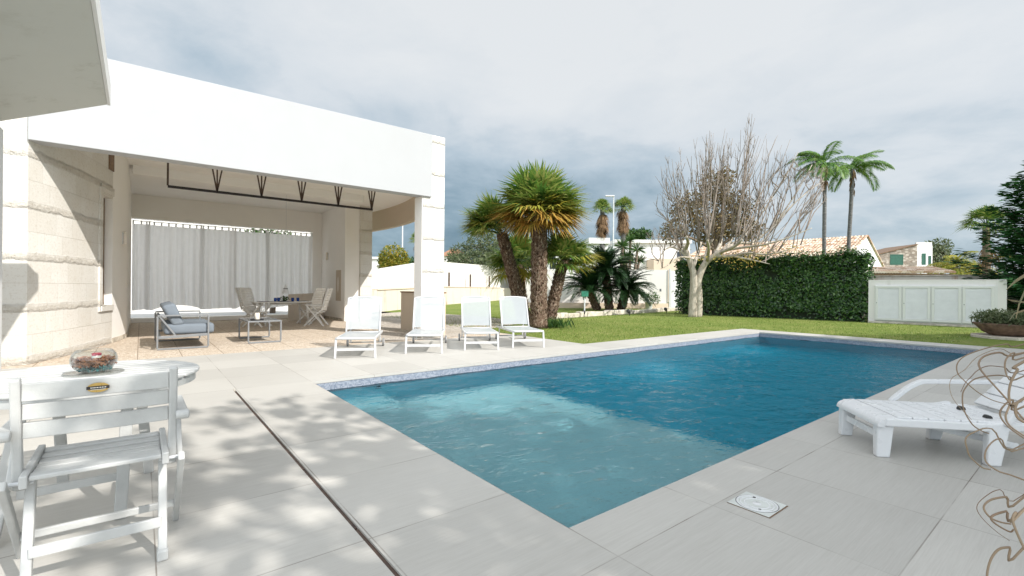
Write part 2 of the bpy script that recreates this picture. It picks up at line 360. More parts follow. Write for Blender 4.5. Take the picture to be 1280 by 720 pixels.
# ---------------------------------------------------------------- mesh builder
class MB:
    def __init__(s): s.v = []; s.f = []
    def add(s, vs, fs):
        o = len(s.v); s.v.extend([tuple(q) for q in vs]); s.f.extend([tuple(i+o for i in q) for q in fs]); return s
    def box(s, x0, x1, y0, y1, z0, z1):
        return s.add([(x0, y0, z0), (x1, y0, z0), (x1, y1, z0), (x0, y1, z0), (x0, y0, z1), (x1, y0, z1), (x1, y1, z1), (x0, y1, z1)],
                     [(0, 3, 2, 1), (4, 5, 6, 7), (0, 1, 5, 4), (1, 2, 6, 5), (2, 3, 7, 6), (3, 0, 4, 7)])
    def bar(s, a, b, w, h, up=(0, 0, 1)):                       # rectangular bar from a to b: w sideways, h along up
        a, b = Vector(a), Vector(b); d = (b-a).normalized(); u = Vector(up)
        x = d.cross(u)
        if x.length < 1e-4: x = d.cross(Vector((1, 0, 0)))
        x.normalize(); y = x.cross(d).normalized()
        vs = []
        for p in (a, b):
            for i, j in ((-1, -1), (1, -1), (1, 1), (-1, 1)): vs.append(p+x*(i*w/2)+y*(j*h/2))
        return s.add(vs, [(3, 2, 1, 0), (4, 5, 6, 7), (0, 1, 5, 4), (1, 2, 6, 5), (2, 3, 7, 6), (3, 0, 4, 7)])
    def prism(s, poly, z0, z1):
        n = len(poly)
        vs = [(p[0], p[1], z0) for p in poly]+[(p[0], p[1], z1) for p in poly]
        fs = [tuple(reversed(range(n))), tuple(range(n, 2*n))]+[(i, (i+1) % n, n+(i+1) % n, n+i) for i in range(n)]
        return s.add(vs, fs)
    def tube(s, pts, rad, n=8, cap=True):
        pts = [Vector(p) for p in pts]
        if isinstance(rad, (int, float)): rad = [rad]*len(pts)
        vs = []; prev = None
        for i, p in enumerate(pts):
            d = (pts[min(i+1, len(pts)-1)]-pts[max(i-1, 0)])
            if d.length < 1e-9: d = Vector((0, 0, 1))
            d.normalize()
            if prev is None:
                x = d.cross(Vector((0, 0, 1)))
                if x.length < 1e-3: x = Vector((1, 0, 0))
            else: x = prev-d*prev.dot(d)
            if x.length < 1e-6: x = d.orthogonal()
            x.normalize(); prev = x; y = d.cross(x)
            for k in range(n):
                t = 2*PI*k/n
                vs.append(p+x*(math.cos(t)*rad[i])+y*(math.sin(t)*rad[i]))
        fs = []
        for i in range(len(pts)-1):
            for k in range(n):
                k2 = (k+1) % n
                fs.append((i*n+k, i*n+k2, (i+1)*n+k2, (i+1)*n+k))
        if cap:
            fs.append(tuple(reversed(range(n)))); fs.append(tuple(range((len(pts)-1)*n, len(pts)*n)))
        return s.add(vs, fs)
    def lathe(s, prof, n=24, c=(0, 0, 0), close=False):
        vs = []
        for r, z in prof:
            for k in range(n):
                t = 2*PI*k/n; vs.append((c[0]+r*math.cos(t), c[1]+r*math.sin(t), c[2]+z))
        fs = []
        for i in range(len(prof)-1):
            for k in range(n):
                k2 = (k+1) % n; fs.append((i*n+k, i*n+k2, (i+1)*n+k2, (i+1)*n+k))
        if close:
            fs.append(tuple(reversed(range(n)))); fs.append(tuple(range((len(prof)-1)*n, len(prof)*n)))
        return s.add(vs, fs)
    def leaf(s, p, d, w, L, W, fold=0.0):                        # kite-shaped leaf: d along, w sideways
        p = Vector(p); n = d.cross(w)
        m = p+d*(L*.45)
        return s.add([p, m+w*W*.5+n*fold, p+d*L, m-w*W*.5+n*fold], [(0, 1, 2, 3)])
    def build(s, name, mat, parent=None, origin=None, bevel=0.0, smooth=False, seg=2, solid=0.0):
        me = bpy.data.meshes.new(name)
        o0 = Vector(origin) if origin is not None else Vector((0, 0, 0))
        me.from_pydata([(v[0]-o0.x, v[1]-o0.y, v[2]-o0.z) for v in s.v], [], s.f)
        me.materials.append(MATS[mat] if isinstance(mat, str) else mat)
        if smooth: me.polygons.foreach_set('use_smooth', [True]*len(me.polygons))
        me.update()
        ob = bpy.data.objects.new(name, me); COL.objects.link(ob)
        if parent is not None: ob.parent = parent
        else: ob.location = o0
        if solid:
            q = ob.modifiers.new('solid', 'SOLIDIFY'); q.thickness = solid; q.offset = 0
        if bevel:
            q = ob.modifiers.new('bevel', 'BEVEL'); q.width = bevel; q.segments = seg; q.limit_method = 'ANGLE'; q.angle_limit = .6
        return ob
def tag(o, label, cat, group=None):
    o['label'] = label; o['category'] = cat
    if group: o['group'] = group
    return o
def struct(o): o['kind'] = 'structure'; return o
def thing(name, label, cat, loc=(0, 0, 0), rz=0.0, group=None):
    o = bpy.data.objects.new(name, None); o.empty_display_size = .2; COL.objects.link(o)
    o.location = loc; o.rotation_euler = (0, 0, rz)
    return tag(o, label, cat, group)
def dup(root, loc, rz, label):
    def cp(o, par):
        c = o.copy(); COL.objects.link(c)
        if par is not None: c.parent = par
        for ch in [x for x in KIDS.get(o.name, [])]: cp(ch, c)
        return c
    global KIDS
    KIDS = {}
    for ob in bpy.data.objects:
        if ob.parent: KIDS.setdefault(ob.parent.name, []).append(ob)
    r = cp(root, None); r.location = loc; r.rotation_euler = (0, 0, rz); r['label'] = label
    return r
def cells(us, vs, inside, z, th):                                # flat sheet made of the grid cells for which inside(u, v) holds
    mb = MB(); bm = bmesh.new(); vid = {}
    def vt(i, j):
        if (i, j) not in vid: vid[(i, j)] = bm.verts.new((us[i], vs[j], z))
        return vid[(i, j)]
    for i in range(len(us)-1):
        for j in range(len(vs)-1):
            if inside((us[i]+us[i+1])/2, (vs[j]+vs[j+1])/2):
                bm.faces.new((vt(i, j), vt(i+1, j), vt(i+1, j+1), vt(i, j+1)))
    if th:
        bd = [e for e in bm.edges if len(e.link_faces) == 1]
        r = bmesh.ops.extrude_edge_only(bm, edges=bd)
        for q in r['geom']:
            if isinstance(q, bmesh.types.BMVert): q.co.z = z-th
    bmesh.ops.recalc_face_normals(bm, faces=bm.faces)
    bm.verts.index_update()
    mb.v = [tuple(q.co) for q in bm.verts]; mb.f = [tuple(q.index for q in f.verts) for f in bm.faces]
    bm.free(); return mb
def rnd_dir(zmin=-1.0):
    while True:
        d = Vector((R.gauss(0, 1), R.gauss(0, 1), R.gauss(0, 1)))
        if d.length > 1e-3:
            d.normalize()
            if d.z >= zmin: return d
def scatter_leaves(mb, n, blobs, L, W, shell=.55, up=.3):        # leaves through ellipsoid clumps (cx,cy,cz,rx,ry,rz), thicker towards each outside
    wts = [b[3]*b[4]+b[3]*b[5] for b in blobs]; tot = sum(wts)
    for b, w in zip(blobs, wts):
        for _ in range(int(n*w/tot)+1):
            d = rnd_dir(); r = shell+(1-shell)*R.random()**.6 if R.random() < .8 else R.random()
            r *= 1+R.gauss(0, .07)
            p = Vector((b[0]+d.x*b[3]*r, b[1]+d.y*b[4]*r, b[2]+d.z*b[5]*r))
            a = (rnd_dir()+d*.5+Vector((0, 0, -.2))).normalized()
            nrm = (d*.6+Vector((0, 0, up))+rnd_dir()*.8)
            w_ = a.cross(nrm)
            if w_.length < 1e-3: continue
            w_.normalize(); l = L*R.uniform(.65, 1.3)
            mb.leaf(p, a, w_, l, W*l/L, -.1*l)
    return mb
# ================================================================ setting: deck, pool, lawn, ground
PU0, PU1, PV0, PV1 = 3.14, 15.90, -8.575, -3.87
LU = 9.25                                        # lawn starts here beside the deck
def in_pool(u, v): return PU0 < u < PU1 and PV0 < v < PV1
def in_deck(u, v):
    if in_pool(u, v): return False
    if -12.6 < v < -.32 and -7 < u < LU: return True
    return LU < u < 16.70 and -12.6 < v < -2.97
def in_patio(u, v): return -7 < u < LU and -.32 < v < 9.9
us = sorted([-7, PU0, PU1, LU, 16.70, 2.25, 2.275]); vs_ = sorted([-12.6, PV0, PV1, -2.97, -.32, -8.9])
def not_slot(u, v): return not (2.25 < u < 2.275 and -8.9 < v < PV1)
deck = cells(us, vs_, lambda u, v: in_deck(u, v) and not_slot(u, v), 0.0, .035).build('deck', 'porcelain_deck'); struct(deck)
gv = MB().box(2.2, 2.32, -8.95, PV1+.05, -.05, -.036).build('deck_base', 'soil'); struct(gv)
pt = cells([-7, LU], [-.32, 9.9], lambda u, v: True, -.004, .03).build('patio_floor', 'exposed_aggregate'); struct(pt)
BU, BV = sorted([-900, -7, PU0, PU1, LU, 16.70, 60, 900]), sorted([-900, -12.6, PV0, PV1, -2.97, -.32, 9.9, 40, 900])
def in_lawn(u, v):
    if u > 60 or v > 40 or v < -12.6 or u < LU: return False
    return not in_deck(u, v) and not in_pool(u, v) and not in_patio(u, v)
gr = cells(BU, BV, lambda u, v: not in_deck(u, v) and not in_pool(u, v) and not in_lawn(u, v) and not in_patio(u, v), -.03, 0).build('ground', 'dry_ground'); struct(gr)
lw = cells(BU, BV, in_lawn, .0, 0).build('lawn', 'lawn_turf'); struct(lw)
pth = [G(474, 426), G(556, 423), G(592, 416), G(612, 411), G(650, 404.5), G(690, 401.5), G(688, 399), G(640, 400.5), G(606, 396), G(556, 392.5), G(505, 390), G(455, 393)]
gp = MB(); gp.add([(p.x, p.y, .004) for p in pth], [tuple(range(len(pth)))])
struct(gp.build('gravel_path', 'gravel_drive'))
rt_ = MB().box(-6, 11, 9.901, 15.19, -.05, .0).build('rear_pavement', 'white_plaster'); struct(rt_)
# slot drain in the deck
t = thing('drain_slot', 'rusty brown slot drain running straight across the pale deck beside the pool', 'drain', (2.2625, -6.4, 0))
b = MB()
for k in range(5): b.box(-.0118, .0118, -2.49+k*1.0, -2.49+k*1.0+.985, -.033, -.010)
b.build('channel', 'brown_steel', t)
MB().box(-.003, .003, 2.51, 2.62, -.02, .003).build('end_strip', 'stone_kerb', t)
# pool basin
t = thing('swimming_pool', 'long rectangular swimming pool lined with grey mosaic and filled with turquoise water', 'pool', (PU0, PV0, 0))
def rel(mb, name, mat, par, **k): return mb.build(name, mat, par, origin=par.location, **k)
WZ = -.13
wall = MB(); band = MB()
for (a0, a1, b0, b1) in ((PU0-.3, PU0, PV0-.3, PV1+.3), (PU1, PU1+.3, PV0-.3, PV1+.3), (PU0, PU1, PV0-.3, PV0), (PU0, PU1, PV1, PV1+.3)):
    wall.box(a0, a1, b0, b1, -2.2, -.231); band.box(a0, a1, b0, b1, -.23, -.04)
rel(wall, 'wall_lining', 'wall_mosaic', t); rel(band, 'waterline_band', 'grey_mosaic', t)
rel(MB().box(PU0, PU1, PV0, PV1, -2.2, -1.85), 'floor', 'pool_mosaic', t)
rel(MB().box(PU0+.002, 5.95, PV0+.002, -4.50, -1.849, -.62), 'sun_shelf', 'shelf_mosaic', t, bevel=.03)
rel(MB().box(PU0+.002, 4.1, -4.498, PV1-.002, -1.849, -.85), 'step', 'shelf_mosaic', t)
for (x, y) in ((4.05, PV1-.012), (8.2, PV1-.012), (13.6, PV1-.012)):
    rel(MB().tube([(x, PV1+.01, -.30), (x, PV1-.012, -.30)], .045, 14), 'inlet', 'dark_glass', t)
rel(MB().box(PU1-.012, PU1+.01, -5.2, -4.98, -.26, -.18), 'skimmer_mouth', 'dark_glass', t)
# water: a closed body, its surface gently rippled
nx, ny = 280, 104
e = .04
wm = MB(); vs = []; fs = []
from mathutils import noise as mn
for j in range(ny+1):
    for i in range(nx+1):
        x = PU0-e+(PU1-PU0+2*e)*i/nx; y = PV0-e+(PV1-PV0+2*e)*j/ny
        h = mn.noise(Vector((x*1.3, y*1.7, 0)))*.008+mn.noise(Vector((x*3.0+y*.8+5, y*3.9-x*.7, 3)))*.008+mn.noise(Vector((x*6.1, y*7.3+2, 9)))*.0042
        vs.append((x, y, WZ+h))
for j in range(ny):
    for i in range(nx):
        a = j*(nx+1)+i; fs.append((a, a+1, a+nx+2, a+nx+1))
wm.add(vs, fs); w = wm.build('water', 'pool_water', smooth=False); struct(w)
w.data.polygons.foreach_set('use_smooth', [True]*len(w.data.polygons))
# skimmer lid
t = thing('skimmer_lid', 'square pale plastic skimmer lid with round cover set in the grey deck', 'skimmer lid', (4.21, -9.05, 0))
MB().box(-.1195, .1205, -.1225, .118, .0008, .0025).build('gap', 'brown_wood', t)
MB().box(-.117, .117, -.117, .117, .0026, .006).build('frame', 'lid_plastic', t, bevel=.002)
b = MB()
for r in (.105, .088, .066): b.lathe([(r-.004, .0062), (r-.003, .0085), (r+.003, .0085), (r+.004, .0062)], 40)
b.lathe([(.0, .0078), (.022, .0078), (.024, .0062)], 24)
b.build('round_cover', 'white_plastic', t, smooth=True)
MB().lathe([(.1095, .0061), (.111, .0068), (.1135, .0068), (.115, .0061)], 40).build('ring_gap', 'wheel_grey', t)
for a in (.6, .6+PI): MB().lathe([(0, .0088), (.008, .0088), (.0085, .0063)], 12, (.082*math.cos(a), .082*math.sin(a), 0)).build('finger_hole', 'rubber', t)

# ================================================================ pavilion
pv = thing('pavilion', 'white flat roofed open pavilion with pale stone pillars and curtained back wall', 'pavilion', (3.5, 0, 0))
def pp(mb, name, mat, **k): return mb.build(name, mat, pv, origin=pv.location, **k)
ZC, ZB, ZT = 4.2, 3.46, 4.98
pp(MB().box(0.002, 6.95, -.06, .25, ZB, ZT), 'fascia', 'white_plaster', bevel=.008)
pp(MB().box(6.74, 7.34, 0, .40, 0, ZT+.02), 'pillar', 'limestone', bevel=.012)
pp(MB().box(6.722, 6.738, .012, .40, .06, ZB), 'pillar_reveal', 'cream_plaster')
def lerp(a, b, t): return a+(b-a)*t
def curve(ctrl, n=24):                                            # Catmull-Rom through points
    P4 = [ctrl[0]]+ctrl+[ctrl[-1]]; res = []
    for i in range(len(ctrl)-1):
        a, b_, c, d = [Vector((q[0], q[1])) for q in P4[i:i+4]]
        m = max(2, n//(len(ctrl)-1))
        for k in range(m):
            t = k/m
            res.append(.5*((2*b_)+(c-a)*t+(2*a-5*b_+4*c-d)*t*t+(3*b_-a-3*c+d)*t**3))
    res.append(Vector(ctrl[-1][:2])); return res
left = curve([(0, 0), (.318, .806), (.62, 1.8), (.886, 2.80), (1.06, 3.7), (1.12, 4.44), (1.12, 6.5), (1.12, 9.4)], 56)
def thick(line, w):                                               # polygon of a curved wall lying to the left (-u) of the line
    out = []
    for i, p in enumerate(line):
        d = (line[min(i+1, len(line)-1)]-line[max(i-1, 0)]).normalized(); out.append(p+Vector((-d.y, d.x))*w)
    return [tuple(q) for q in line]+[tuple(q) for q in reversed(out)]
def sub(line, v0, v1):
    res = []
    for i in range(len(line)-1):
        a, b_ = line[i], line[i+1]
        for vv in (v0,):
            if a.y <= vv < b_.y: res.append(a.lerp(b_, (vv-a.y)/(b_.y-a.y)))
        if v0 < b_.y < v1: res.append(b_)
        if a.y < v1 <= b_.y: res.append(a.lerp(b_, (v1-a.y)/(b_.y-a.y)))
    return res
pp(MB().box(-6, 0, .0, .4, 0, ZT-.02), 'front_wall', 'limestone')
s1 = sub(left, .0, 2.30); s2 = sub(left, 2.30, 2.84); s3 = sub(left, 2.84, 9.4)
pp(MB().prism(thick(s1, .45), 0, ZC), 'side_wall', 'limestone')
pp(MB().prism(thick(s2, .45), 0, .82), 'sill_wall', 'limestone')
pp(MB().prism(thick(s2, .45), 3.07, ZC), 'lintel', 'limestone')
pp(MB().prism(thick(s3, .45), 0, ZC), 'plaster_wall', 'cream_plaster')
pp(MB().prism(thick([q+Vector((.012, 0)) for q in s3], .011), 0.0, .10), 'skirting', 'stone_kerb')
# window in the side wall
a, c = s2[0], s2[-1]
nrm = Vector((c.y-a.y, -(c.x-a.x))).normalized()
fr = MB()
def q3(p, off, z): return (p.x-nrm.x*off, p.y-nrm.y*off, z)
for (pa, pb, za, zb) in ((a, a, .82, 3.07), (c, c, .82, 3.07)):
    d = .03 if pa is a else -.03
    pa2 = Vector((pa.x, pa.y))+(c-a).normalized()*d
    fr.bar(q3(pa2, .16, za), q3(pa2, .16, zb), .05, .05, up=(nrm.x, nrm.y, 0))
for z in (.85, 3.04): fr.bar(q3(a, .16, z), q3(c, .16, z), .05, .05)
wf = pp(fr, 'window', 'brown_wood')
pn = MB(); pn.add([q3(a, .2, .82), q3(c, .2, .82), q3(c, .2, 3.07), q3(a, .2, 3.07)], [(0, 1, 2, 3)])
pn.build('pane', 'cream_plaster', wf, origin=pv.location, solid=.01)
sf = MB(); a2 = a-(c-a).normalized()*.12
sf.bar(q3(a2, -.012, .70), q3(a2, -.012, 3.2), .14, .03, up=(nrm.x, nrm.y, 0)); sf.bar(q3(a2, -.012, 3.2), q3(c, -.012, 3.2), .03, .16); sf.bar(q3(a2, -.014, .76), q3(c, -.014, .76), .05, .11)
pp(sf, 'window_surround', 'limestone')
nic = MB(); nic.bar(q3(c, -.01, 3.9), q3(c+(c-a)*-.5, -.01, 3.9), .02, .5); pp(nic, 'high_vent', 'brown_wood')
# back wall, right wall, rear pillar
bw = MB().box(1.12, 7.1, 9.4, 9.7, 3.42, ZC); bw.box(6.75, 7.1, 9.4, 9.7, 0, 3.42); pp(bw, 'back_wall', 'cream_plaster')
pp(MB().box(1.121, 6.749, 9.25, 9.69, 0, .15), 'ledge', 'ceiling_plaster', bevel=.01)
pp(MB().box(7.101, 7.4, 6.75, 9.7, 0, ZC), 'right_wall', 'cream_plaster')
pp(MB().box(7.101, 7.62, 6.6, 6.749, 0, ZC), 'return_wall', 'cream_plaster')
pp(MB().box(7.085, 7.1, 6.8, 9.39, 0, .09), 'skirting', 'stone_kerb')
pp(MB().box(7.621, 8.06, 6.5, 7.0, 0, ZC), 'pillar', 'limestone', bevel=.012)
right = curve([(7.16, .26), (7.64, 1.7), (8.33, 3.66), (8.60, 5.6), (8.56, 7.6), (8.3, 9.7)], 40)
bp = [tuple(q) for q in right]; bo = []
for i, q in enumerate(right):
    d = (right[min(i+1, len(right)-1)]-right[max(i-1, 0)]).normalized(); bo.append((q.x+d.y*.18, q.y-d.x*.18))
pp(MB().prism([tuple(q) for q in reversed(bp)]+bo, ZB, ZT-.05), 'curved_beam', 'tan_plaster')
roof = [(0, .251), (6.9, .251), (7.1, .251)]+[tuple(q) for q in right if q.y > .3]+[(1.1, 9.72), (.7, 9.72)]+[(q.x-.45, q.y) for q in reversed(left) if q.y > .3]
pp(MB().prism(roof, ZC+.001, ZC+.35), 'roof', 'ceiling_plaster')
pp(MB().box(1.2, 7.0, 4.6, 5.0, 3.98, ZC), 'ceiling_beam', 'ceiling_plaster')
pp(MB().box(7.38, 7.63, .402, 2.55, 0, 1.09), 'parapet', 'tan_plaster')
pp(MB().box(7.36, 7.65, .404, 2.58, 1.091, 1.125), 'parapet_cap', 'brown_wood')
n_ = pp(MB().box(7.092, 7.1005, 7.0, 7.55, .72, 1.85), 'niche', 'tan_plaster')
MB().add([(7.088, 7.3+.075*math.cos(k*PI/12), 1.32+.3*math.sin(k*PI/12)) for k in range(24)], [tuple(range(24))]).build('pale_oval', 'opal_lamp', n_, origin=pv.location)  # flat pale oval standing for the white opening in the niche
pp(MB().tube([(1.15, 9.33, 3.33), (6.74, 9.33, 3.33)], .012, 8), 'curtain_rod', 'white_enamel')
# sconces and switch
def sconce(p, label, nx_):
    t = thing('wall_lamp', label, 'wall lamp', p, 0, 'small lamps on the pavilion walls')
    MB().box(-.01, .01, -.05, .05, -.13, .13).build('back_plate', 'white_enamel', t)
    MB().box(.012 if nx_ > 0 else -.07, .07 if nx_ > 0 else -.012, -.06, .06, -.15, .15).build('shade', 'opal_lamp', t, bevel=.02)
sconce((1.045, 3.6, 2.30), 'small pale lamp on the curved left plaster wall near the curtains', 1)
sconce((7.09, 8.55, 2.42), 'small pale lamp on the right inner wall beyond the dining table', -1)
t = thing('light_switch', 'small cream light switch on the left plaster wall of the pavilion', 'switch', (1.095, 4.02, 1.23))
MB().box(-.004, .014, -.045, .045, -.055, .055).build('plate', 'opal_lamp', t, bevel=.004); MB().box(.015, .021, -.018, .018, -.03, .03).build('rocker', 'white_plastic', t)
# curtains
CU = [1.14, 1.55, 3.05, 4.02, 5.10, 6.72]
clab = ['narrow grey white curtain strip at the left end of the rod', 'broad grey white curtain second from the left wall behind the grey sofa', 'straight grey white curtain in the middle of the back opening',
        'grey white curtain left of the dining table with a lifted hem', 'wide gathered grey white curtain behind the dining table and chairs']
for i in range(5):
    u0, u1 = CU[i]-(.06 if i else 0), CU[i+1]+(.06 if i < 4 else 0)
    t = thing('curtain', clab[i], 'curtain', ((u0+u1)/2, 9.33+(.05 if i % 2 else -.03), 3.33), 0, 'curtains along the back of the pavilion')
    nx, nz = max(16, int((u1-u0)*60)), 16; vs = []; ph = R.random()*6
    for k in range(nz+1):
        f = k/nz
        for j in range(nx+1):
            x = (j/nx-.5)*(u1-u0); s = j/nx
            fold = (.045*math.sin(x*15+ph+.9*math.sin(x*4.3))+.028*math.sin(x*37+ph*2+math.sin(f*3)*.8))*(.4+.6*f)+.10*math.exp(-(s*(u1-u0)/.07)**2)-.07*math.exp(-((1-s)*(u1-u0)/.07)**2)
            pinch = x*(1-.05*math.sin(PI*f)) if i == 4 else x*(1-.015*f)
            hem = .40+(.16*max(0, 1-((s-.55)/.45)**2) if i in (1, 3) else .05*s)+(.12*s if i == 4 else 0)
            vs.append((pinch, fold-.03*math.sin(PI*f)*(1+.5*math.sin(ph)), -.10+(hem-3.23)*f))
    m = MB(); m.add(vs, [(k*(nx+1)+j, k*(nx+1)+j+1, (k+1)*(nx+1)+j+1, (k+1)*(nx+1)+j) for k in range(nz) for j in range(nx)])
    m.build('cloth', 'curtain_linen', t, smooth=True)
    nt_ = max(2, int((u1-u0)/.2))
    for j in range(nt_+1):
        x = (j/nt_-.5)*(u1-u0-.05)
        m = MB(); m.box(x-.022, x+.022, -.016, -.012, -.105, .016); m.box(x-.022, x+.022, .012, .016, -.105, .016); m.box(x-.022, x+.022, -.0119, .0119, .0125, .016)
        m.build('tab', 'curtain_linen', t)
# black rail carried by V struts
t = thing('ceiling_rail', 'thin black steel rail hung from the pavilion ceiling on V shaped struts', 'rail', (4.0, 1.82, 3.3))
MB().box(-2.2, 2.2, -.025, .025, -.025, .025).build('rail', 'black_iron', t)
for k in range(6):
    x = -2.2+k*.875
    m = MB()
    if k == 0: m.bar((x, 0, .02), (x, 0, .9), .035, .035, (0, 1, 0))
    else:
        for dx in (-.16, 0, .16): m.bar((x, 0, .0), (x+dx*1.0, 0, .9), .028, .028, (0, 1, 0))
    m.build('strut', 'brown_steel', t)
# main house: wall and roof slab over the terrace (only its corner is in the picture)
t = thing('house', 'pale house corner whose grey roof slab overhangs the terrace', 'house', (-.14, -2.5, 0))
T0 = Vector((1.03, -2.57)); e1 = Vector((-.57, .82)); T1 = T0+e1*2.02
rel(MB().box(-4.5, .095, -6.2, -2.25, 0, 3.05), 'wall', 'house_paint', t)
Ta = Vector((1.03, -2.57, 3.49)); ev = Vector((-.97, .36, -.33)); fv = Vector((0, -2.47, .13))
def slabq(mb, a, b, c, d, th):
    up = Vector((0, 0, th)); mb.add([a, b, c, d, a+up, b+up, c+up, d+up], [(0, 1, 2, 3), (7, 6, 5, 4), (0, 4, 5, 1), (1, 5, 6, 2), (2, 6, 7, 3), (3, 7, 4, 0)]); return mb
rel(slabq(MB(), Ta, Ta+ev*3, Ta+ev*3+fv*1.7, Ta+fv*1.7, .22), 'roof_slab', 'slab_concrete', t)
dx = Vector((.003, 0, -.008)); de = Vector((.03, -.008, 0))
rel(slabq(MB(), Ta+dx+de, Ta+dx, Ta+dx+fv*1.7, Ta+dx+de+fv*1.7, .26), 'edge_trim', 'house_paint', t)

w.cycles.is_caustics_caster = True
for ob in bpy.data.objects:
    if ob.name in ('floor', 'sun_shelf', 'step', 'wall_lining'): ob.cycles.is_caustics_receiver = True
# ================================================================ furniture
# --- four sling loungers
def make_lounger():
    t = thing('sun_lounger', '', 'sun lounger', (0, 0, 0), 0, 'white sling loungers beside the pool')
    W = .325
    for s in (-1, 1):
        m = MB(); m.bar((s*W, .0, .335), (s*(W+.012), -.015, .0), .036, .03, (0, 1, 0)); m.build('leg', 'white_enamel', t, bevel=.006)
        MB().bar((s*W, -.005, .34), (s*W, 1.82, .30), .03, .045).build('side_rail', 'white_enamel', t, bevel=.008)
        m = MB(); m.bar((s*(W-.03), 1.62, .30), (s*(W-.03), 1.70, .08), .025, .025, (0, 1, 0)); m.build('rear_leg', 'white_enamel', t, bevel=.004)
        m = MB(); m.tube([(s*(W+.015), 1.70, .085), (s*(W+.05), 1.70, .085)], .085, 22); wh = m.build('wheel', 'wheel_grey', t, bevel=.006)
        m = MB(); m.tube([(s*(W+.012), 1.70, .085), (s*(W+.055), 1.70, .085)], .05, 18); m.build('hub', 'white_plastic', wh)
    m = MB(); m.bar((-W, .0, .15), (W, .0, .15), .022, .042, (0, 0, 1)); m.build('crossbar', 'white_enamel', t, bevel=.005)
    m = MB(); m.tube([(W*2*(k/14-.5), -.012-.03*math.cos((k/14-.5)*PI), .345) for k in range(15)], .02, 8); m.build('front_rail', 'white_enamel', t, smooth=True)
    m = MB(); m.tube([(-W, 1.7, .085), (W, 1.7, .085)], .012, 8); m.build('axle', 'grey_metal', t)
    def sheet(pts, w, sag):
        nx = 14; vs = []; n = len(pts)
        for (y, z) in pts:
            for j in range(nx+1):
                x = (j/nx-.5)*2*w; vs.append((x, y, z-sag*math.cos((j/nx-.5)*PI)))
        m = MB(); m.add(vs, [(k*(nx+1)+j, k*(nx+1)+j+1, (k+1)*(nx+1)+j+1, (k+1)*(nx+1)+j) for k in range(n-1) for j in range(nx)]); return m
    sheet([(-.03, .335), (-.02, .352), (.02, .356), (.3, .352), (.7, .350), (1.14, .352)], W-.012, .014).build('seat_sling', 'sling_mesh', t, smooth=True)
    y0, z0, y1, z1 = 1.19, .365, 1.50, 1.03
    sheet([(y0+.02+(y1-y0-.03)*k/6, z0+.03+(z1-z0-.04)*k/6) for k in range(7)], W-.02, -.008).build('back_sling', 'sling_mesh', t, smooth=True)
    m = MB()
    for s in (-1, 1): m.tube([(s*(W-.005), y0-.02, z0-.03), (s*(W-.005), y0+.03, z0+.07), (s*(W-.005), y1-.01, z1-.02)], .018, 8)
    m.tube([((W-.005)*2*(k/14-.5), y1+.0, z1-.015+.022*math.cos((k/14-.5)*PI)) for k in range(15)], .018, 8)
    m.tube([(-W, y0, z0-.02), (W, y0, z0-.02)], .014, 8)
    m.build('backrest_frame', 'white_enamel', t, smooth=True)
    m = MB()
    for s in (-1, 1): m.bar((s*(W-.05), y0+.17, z0+.30), (s*(W-.05), y0+.36, .30), .016, .02, (0, 1, 0))
    m.build('back_prop', 'white_enamel', t)
    return t
spots = [(4.33, -2.17, (.45, .893), 'white sling lounger nearest the grey sofa, in front of the back stone pillar'),
         (5.57, -2.34, (.53, .848), 'white sling lounger standing in front of the tall front stone pillar'),
         (6.74, -2.55, (.485, .875), 'white sling lounger in front of the stained low garden wall, third from the sofa'),
         (7.78, -2.77, (.43, .903), 'white sling lounger closest to the palm trunks and lawn')]
l0 = make_lounger()
for i, (u, v, d, lab) in enumerate(spots):
    rz = math.atan2(d[1], d[0])-PI/2
    if i == 0: l0.location = (u, v, 0); l0.rotation_euler = (0, 0, rz); l0['label'] = lab
    else: dup(l0, (u, v, 0), rz, lab)

